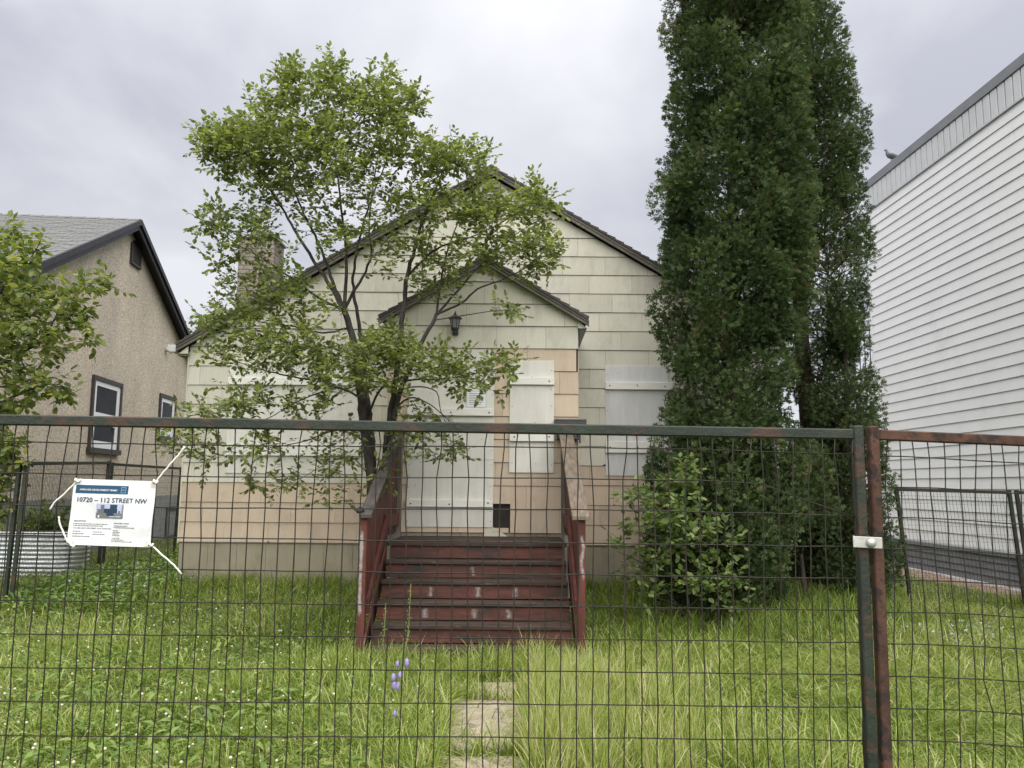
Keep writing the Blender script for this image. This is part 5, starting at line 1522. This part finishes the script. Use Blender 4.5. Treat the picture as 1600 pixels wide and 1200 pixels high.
zt2 = prof2[-1][0]
cx2 = lut([(p[0], p[1]) for p in prof2])
cr2 = lut([(p[0], p[2]) for p in prof2] + [(zt2 + 1.2, .42), (zt2 + 3.0, .05)])
trx = lambda z: (at(1258, 600, YC2).x + .04 * math.sin(z), YC2)
cd2 = thing('cedar_tree', 'second tall cedar with a bare dark trunk showing behind the denser one', 'tree', (trx(0)[0], YC2, .15), 'columnar cedars')
zgap0, zgap1 = at(1258, 700, YC2).z, at(1258, 440, YC2).z
def cr2b(z):
    r = cr2(z)
    return r * .85 if zgap0 < z < zgap1 else r
gaps2 = [(np.array([*trx(z), z]) + np.array([dx, -.3, 0]), .12) for z in np.arange(zgap0 - .2, zgap1 + .1, .22) for dx in (-.12, .1)]
print('sprays', cedar(cd2, lambda z: (cx2(z), YC2), cr2, .2, zt2 + 2.8, 460, 72, 43, spray=.08, gaps=gaps2))
MB().tube([Vector((*trx(z), z)) for z in np.linspace(.0, zt2 + .8, 20)], list(np.linspace(.145, .03, 20)), 10).build('trunk', M['cedarbark'], cd2, smooth=True)
YC3 = 11.5
prof3 = [edge(*q, YC3) for q in ((1270, 1378, 935), (1266, 1400, 850), (1262, 1404, 790), (1268, 1382, 720), (1272, 1372, 640), (1280, 1366, 570), (1296, 1340, 510), (1310, 1316, 484))]
prof3.sort()
cx3 = lut([(p[0], p[1]) for p in prof3]); cr3 = lut([(p[0], p[2]) for p in prof3])
cd3 = thing('cedar_tree', 'short bushy cedar with a pointed top beside the white building', 'tree', (cx3(.3), YC3, .12), 'columnar cedars')
print('sprays', cedar(cd3, lambda z: (cx3(z), YC3), cr3, .15, prof3[-1][0], 130, 80, 47, spray=.075, trunk=(.02, prof3[-1][0] - .3, .08, .015), gaps=hollow))
# a low juniper-like skirt in front of the trunks
YC4 = 10.6
prof4 = [edge(*q, YC4) for q in ((1180, 1345, 960), (1165, 1345, 900), (1170, 1330, 840), (1180, 1310, 780), (1200, 1290, 720), (1225, 1260, 690))]
prof4.sort()
cx4 = lut([(p[0], p[1]) for p in prof4]); cr4 = lut([(p[0], p[2]) for p in prof4])
cd4 = thing('cedar_shrub', 'low dark cedar regrowth at the foot of the tall cedars', 'shrub', (cx4(.2), YC4, .12))
print('sprays', cedar(cd4, lambda z: (cx4(z), YC4), cr4, at(1250, 810, YC4).z, prof4[-1][0], 34, 66, 53, spray=.075, squash=.5, trunk=(.02, .8, .05, .02), gaps=hollow))

# ---------------------------------------------- lawn
def free_mask(x, y):
    ok = np.ones(len(x), bool)
    ok &= ~((x > XL - .0) & (x < XR) & (y > YW - .03))
    ok &= ~((x > SX0 - .12) & (x < SX1 + .12) & (y > 7.66))
    ok &= ~((np.hypot((x - px_) / .85, (y - py_) / .42) < 1))
    q = (x - WP.x) * WN.x + (y - WP.y) * WN.y
    ok &= q > .03
    q2 = (x - BP.x) * BN.x + (y - BP.y) * BN.y
    ok &= q2 > .60
    slab_ = np.zeros(len(x), bool)
    for xa_, xb_, ya_, yb3 in PAVERS:
        slab_ |= (x > xa_ + .03) & (x < xb_ - .01) & (y > ya_ - .03) & (y < yb3 - .01)
    ok &= ~(slab_ & (RNG.random(len(x)) > .025))
    return ok
def scatter(n, y0=4.2, y1=20.0, power=1.35, margin=1.3):
    """positions inside the view cone, thinning with distance"""
    u = RNG.random(n)
    a, b = y0 ** (1 - power), y1 ** (1 - power)
    y = (a + (b - a) * u) ** (1 / (1 - power))
    x = RNG.uniform(-1, 1, n) * (.66 * y + margin)
    k = free_mask(x, y)
    return x[k], y[k]
def patchy(x, y, s, ph):
    return .5 + .5 * np.sin(x * s + 1.3 * np.sin(y * s * .7 + ph)) * np.sin(y * s * .9 + 1.1 * np.sin(x * s * .6 - ph))
def blades(name, x, y, h, w, lean, az, rnd, label, bend=1.0):
    n = len(x); z = gz(x, y) - .01
    ts = np.array([0, .38, .74, 1.0]); ws = np.array([1, .9, .55, 0])
    dx, dy = np.cos(az), np.sin(az)
    pa = az + np.pi / 2 + RNG.normal(scale=.9, size=n)
    sx, sy = np.cos(pa), np.sin(pa)
    V = np.zeros((n, 7, 3))
    for k, t in enumerate(ts):
        off = lean * h * (t ** 1.7) * bend
        hz = h * (t - .42 * lean * t * t)
        cx = x + dx * off; cy_ = y + dy * off
        if k < 3:
            for q, s in ((0, -1), (1, 1)):
                V[:, k * 2 + q, 0] = cx + s * sx * w * ws[k] / 2
                V[:, k * 2 + q, 1] = cy_ + s * sy * w * ws[k] / 2
                V[:, k * 2 + q, 2] = z + hz
        else:
            V[:, 6, 0] = cx; V[:, 6, 1] = cy_; V[:, 6, 2] = z + hz
    f = np.array([0, 1, 3, 2, 2, 3, 5, 4, 4, 5, 6]); sz = [4, 4, 3]
    loops = (f[None] + (np.arange(n) * 7)[:, None]).ravel()
    o = np_mesh(name, V.reshape(-1, 3), loops, np.tile(sz, n), M['grass'], rnd=np.repeat(np.clip(rnd, 0, 1), 7), kind='stuff')
    tag(o, label, 'grass')
    return o
# general lawn
x, y = scatter(205000)
left = sstep(-.2, -1.0, x)                       # clover side
near_house = sstep(9.0, 10.8, y) * (x > XL - .4) * (x < 5.0)
h = (.09 + .15 * RNG.random(len(x))) * (.62 + .95 * patchy(x, y, 2.3, .4)) * (1 - .12 * left) + near_house * .10 * RNG.random(len(x)) 
h *= 1 - .35 * sstep(12, 14, y)
az = RNG.uniform(0, 2 * np.pi, len(x)) * .85 + 1.2 * np.sin(x * 1.1 + y * .7) + .5
lean = np.where(RNG.random(len(x)) < .62, RNG.uniform(1.1, 2.05, len(x)), RNG.uniform(.2, 1.1, len(x)))
lean *= 1 - .45 * sstep(9.5, 11, y)
rnd = .09 + RNG.beta(1.3, 1.5, len(x)) * .95 + .26 * (patchy(x, y, 1.4, 2.0) - .5) - .20 * near_house + (RNG.random(len(x)) < .05) * .5
blades('grass', x, y, h, .0055 + .0065 * RNG.random(len(x)), lean, az, rnd, 'uncut green lawn grass covering the front yard')
# long tufts: by the path, in front of the stairs, along walls
def tuft_field(n, fx, label, hmin, hmax, leanr, shift):
    xs, ys = fx(n)
    k = free_mask(xs, ys); xs, ys = xs[k], ys[k]
    hh = RNG.uniform(hmin, hmax, len(xs)) * RNG.uniform(.6, 1.0, len(xs))
    az_ = RNG.uniform(0, 2 * np.pi, len(xs)) + .6 * np.sin(3 * xs)
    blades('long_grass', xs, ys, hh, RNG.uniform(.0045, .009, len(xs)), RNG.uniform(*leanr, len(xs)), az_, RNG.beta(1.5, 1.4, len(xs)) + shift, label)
def gauss_cloud(cs):
    def fx(n):
        tot = sum(c[4] for c in cs); X_, Y_ = [], []
        for cx_, cy_, sx_2, sy_2, wgt in cs:
            m_ = int(n * wgt / tot)
            # tussocks inside the cloud
            nt2 = max(4, m_ // 45)
            tx, ty = RNG.normal(cx_, sx_2, nt2), RNG.normal(cy_, sy_2, nt2)
            i = RNG.integers(0, nt2, m_)
            X_.append(tx[i] + RNG.normal(scale=.035, size=m_)); Y_.append(ty[i] + RNG.normal(scale=.035, size=m_))
        return np.concatenate(X_), np.concatenate(Y_)
    return fx
tuft_field(15000, gauss_cloud([(.30, 4.95, .11, .3, 1.6), (.42, 5.7, .16, .35, 2.4), (.45, 6.6, .20, .35, 2.4), (.85, 6.2, .25, .6, 1.0), (.8, 4.9, .3, .3, .8)]), 'tall pale green grass right of the paver path', .26, .50, (.12, .6), .20)
tuft_field(11000, gauss_cloud([(-1.0, 7.3, .35, .18, 2.6), (-.1, 7.45, .5, .10, 1.6), (.45, 7.35, .3, .15, 1.2), (-.75, 6.4, .4, .5, 2), (-.6, 5.2, .18, .5, 1.2), (-1.4, 7.0, .3, .3, 1), (-.1, (PAVERS[1][3] + PAVERS[2][2]) / 2 + .02, .14, .03, .6), (-.15, (PAVERS[0][3] + PAVERS[1][2]) / 2, .16, .02, .4), (-.12, PAVERS[2][3] + .12, .16, .08, .7)]), 'long grass around the foot of the red stairs', .16, .40, (.2, .95), .02)
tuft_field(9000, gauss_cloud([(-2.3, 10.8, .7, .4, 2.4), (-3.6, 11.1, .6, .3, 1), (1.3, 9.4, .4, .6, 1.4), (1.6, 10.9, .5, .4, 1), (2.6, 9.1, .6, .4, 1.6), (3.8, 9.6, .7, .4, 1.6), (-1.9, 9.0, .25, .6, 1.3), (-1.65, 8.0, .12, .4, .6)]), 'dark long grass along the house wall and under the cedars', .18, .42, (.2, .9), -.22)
tuft_field(11000, gauss_cloud([(2.6, 6.4, 1.0, .8, 2), (3.6, 5.6, .6, .5, 1.4), (3.2, 7.8, .9, .6, 1.4), (5.0, 8.2, .6, .8, 1), (1.9, 7.6, .5, .4, 1), (4.2, 6.8, .8, .6, 1)]), 'matted long grass on the right side of the lawn', .16, .34, (1.0, 1.95), .06)
# clover and broad weeds on the left
def leaf_field(name, n, label, m, T, Fc, size, hrange, fx, tilt, rlo=.0):
    xs, ys = fx(n); k = free_mask(xs, ys); xs, ys = xs[k], ys[k]; n = len(xs)
    P = np.stack([xs, ys, gz(xs, ys) + RNG.uniform(*hrange, n)], 1)
    a = RNG.uniform(0, 2 * np.pi, n)
    D = np.stack([np.cos(a), np.sin(a), RNG.normal(scale=tilt, size=n)], 1); D = unit(D)
    U_ = unit(np.stack([RNG.normal(scale=.35, size=n), RNG.normal(scale=.35, size=n), np.ones(n)], 1))
    Yv = unit(np.cross(U_, D)); Z = np.cross(D, Yv)
    V, L, S = stamp(T, Fc, P, D, Yv, Z, RNG.uniform(*size, n))
    o = np_mesh(name, V, L, S, m, rnd=np.repeat(np.clip(RNG.beta(2, 2, n) + rlo, 0, 1), len(T)), kind='stuff')
    tag(o, label, 'weeds')
    return xs, ys
tri, trf = [], []
for q in range(3):
    a = q * 2 * math.pi / 3; b = len(tri)
    for r_, t_ in ((0, 0), (.65, -.55), (1.0, -.25), (1.0, .25), (.65, .55)):
        tri.append((r_ * math.cos(a + t_), r_ * math.sin(a + t_), .10 * r_))
    trf.append((b, b + 1, b + 2, b + 3, b + 4))
def left_field(n):
    xs, ys = scatter(int(n * 2.2), 4.2, 13, 1.3)
    k = RNG.random(len(xs)) < np.clip(sstep(-.25, -1.1, xs) * (.45 + .7 * patchy(xs, ys, 1.9, 1.0)), 0, 1)
    return xs[k], ys[k]
leaf_field('clover', 36000, 'clover leaves thick in the lawn left of the path', M['weed'], np.array(tri), trf, (.008, .015), (.03, .12), left_field, .15)
LT2 = np.array([(0, 0, 0), (.25, .10, .16), (.6, .15, .26), (1, 0, .16), (.6, -.15, .26), (.25, -.10, .16), (.5, 0, .20)]); 
leaf_field('broadleaf_weeds', 7000, 'broad dandelion and plantain leaves among the clover on the left lawn', M['weed'], LT2, LEAF_F, (.05, .13), (.03, .10), left_field, .22, .05)
def right_field(n):
    xs, ys = scatter(n, 4.2, 12, 1.3); k = (xs > .2) & (RNG.random(len(xs)) < .35); return xs[k], ys[k]
leaf_field('broadleaf_weeds', 3500, 'scattered small broad weeds in the right lawn', M['weed'], LT2, LEAF_F, (.06, .12), (.01, .06), right_field, .3, .0)
def side_field(n):
    xs = RNG.uniform(-6.2, -4.4, n); ys = RNG.uniform(9.5, 17, n); return xs, ys
leaf_field('ground_cover', 7000, 'leafy ground cover in the side yard between the two houses', M['weed'], LT2, LEAF_F, (.06, .15), (.02, .16), side_field, .35, -.12)
# clover flowers
xs, ys = left_field(1500)
k = RNG.random(len(xs)) < .62; xs, ys = xs[k], ys[k]
extra = RNG.random((26, 2)) * np.array([1.6, 1.2]) + np.array([4.6, 8.3])
xs = np.concatenate([xs, extra[:, 0]]); ys = np.concatenate([ys, extra[:, 1]])
n = len(xs); hh = RNG.uniform(.09, .19, n)
P = np.stack([xs, ys, gz(xs, ys) + hh], 1)
X = unit(RNG.normal(size=(n, 3))); Yv = unit(np.cross(X, RNG.normal(size=(n, 3)))); Z = np.cross(X, Yv)
V, L, S = stamp(IT, IF, P, X, Yv, Z, RNG.uniform(.004, .0115, n))
tag(np_mesh('clover_flowers', V, L, S, M['clover'], kind='stuff'), 'small white clover flower heads scattered over the left lawn', 'flowers')
# pale blue forget-me-nots by the house corner and on the right lawn
pts = np.concatenate([RNG.normal((-4.75, 10.6), (.35, .5), (90, 2)), RNG.normal((-5.2, 11.6), (.3, .6), (60, 2)), RNG.normal((4.6, 8.6), (.45, .35), (70, 2))])
n = len(pts); P = np.stack([pts[:, 0], pts[:, 1], gz(pts[:, 0], pts[:, 1]) + RNG.uniform(.10, .24, n)], 1)
V, L, S = stamp(np.array(tri) * np.array([1, 1, 1]), trf, P, unit(RNG.normal(size=(n, 3)) * np.array([1, 1, .3])), *(lambda a: (a, unit(np.cross(a, RNG.normal(size=a.shape)))))(unit(RNG.normal(size=(n, 3)))), RNG.uniform(.010, .018, n))
tag(np_mesh('small_blue_flowers', V, L, S, M['petalblue'], kind='stuff'), 'tiny pale blue flowers near the house corner and on the right lawn', 'flowers')

# creeping bellflowers before the stairs
def bellflower(label, pxb, pxt, pyt, Y, bells):
    tp = at(pxt, pyt, Y); bx = at(pxb, pyt, Y).x
    b = Vector((bx, Y, gzf(bx, Y)))
    t = thing('bellflower' if bells else 'seed_stalk', label, 'flower' if bells else 'plant', b, 'tall flower stalks before the stairs')
    mid = b.lerp(tp, .55) + Vector((.02, 0, .02))
    pts = [b, b.lerp(mid, .5), mid, mid.lerp(tp, .5), tp]
    MB().tube(pts, [.0055, .005, .0045, .004, .0025], 5).build('stem', M['stem'], t, smooth=True)
    for k in range(9):
        q = b.lerp(tp, .1 + .07 * k); a = k * 2.4
        e = q + Vector((math.cos(a) * .05, math.sin(a) * .03, -.005))
        MB().add([q, q.lerp(e, .5) + Vector((0, .008, .006)), e, q.lerp(e, .5) + Vector((0, -.008, -.004))], [(0, 1, 2, 3)]).build('leaf', M['weed'], t)
    for (fx, fy, s) in bells:
        c = at(fx, fy, Y - .01)
        q = min((b.lerp(tp, i / 20) for i in range(21)), key=lambda v_: (v_ - c).length)
        MB().tube([q, q.lerp(c, .6) + Vector((0, 0, .01)), c], .0013, 4).build('flower_stalk', M['stem'], t)
        n = 10; rg = []
        for r_, z_ in ((.004, .012), (.010, .006), (.0125, -.008), (.0175, -.024)):
            rg.append([c + Vector((math.cos(i * 2 * math.pi / n) * r_ * s * (1 + .12 * (i % 2) * (r_ > .015)), math.sin(i * 2 * math.pi / n) * r_ * s, (z_ - (.010 * (i % 2) if r_ > .015 else 0)) * s)) for i in range(n)])
        MB().tube_rings(rg).build('bell', M['violet'], t, smooth=True)
    for k in range(0 if bells else 14):
        q = b.lerp(tp, .45 + .55 * k / 14); a = k * 2.3
        MB().lathe(q + Vector((math.cos(a) * .009, math.sin(a) * .006, -.006)), [(.002, 0), (.0055, .005), (.004, .012), (.001, .015)], 6).build('seed_pod', M['stem'], t)
bellflower('tall purple bellflower with drooping bells left of the path', 606, 640, 985, 6.1, [(636, 1032, 1.15), (621, 1035, .9), (615, 1055, 1.1), (625, 1052, 1.0), (616, 1067, 1.25), (622, 1069, 1.2)])
bellflower('single small purple bellflower low in the left grass', 612, 618, 1098, 5.4, [(617, 1112, .8)])
bellflower('tall flowerless seed stalk standing before the lower red steps', 630, 642, 912, 7.0, [])
bellflower('shorter bent seed stalk before the left stair post', 592, 603, 942, 7.1, [])
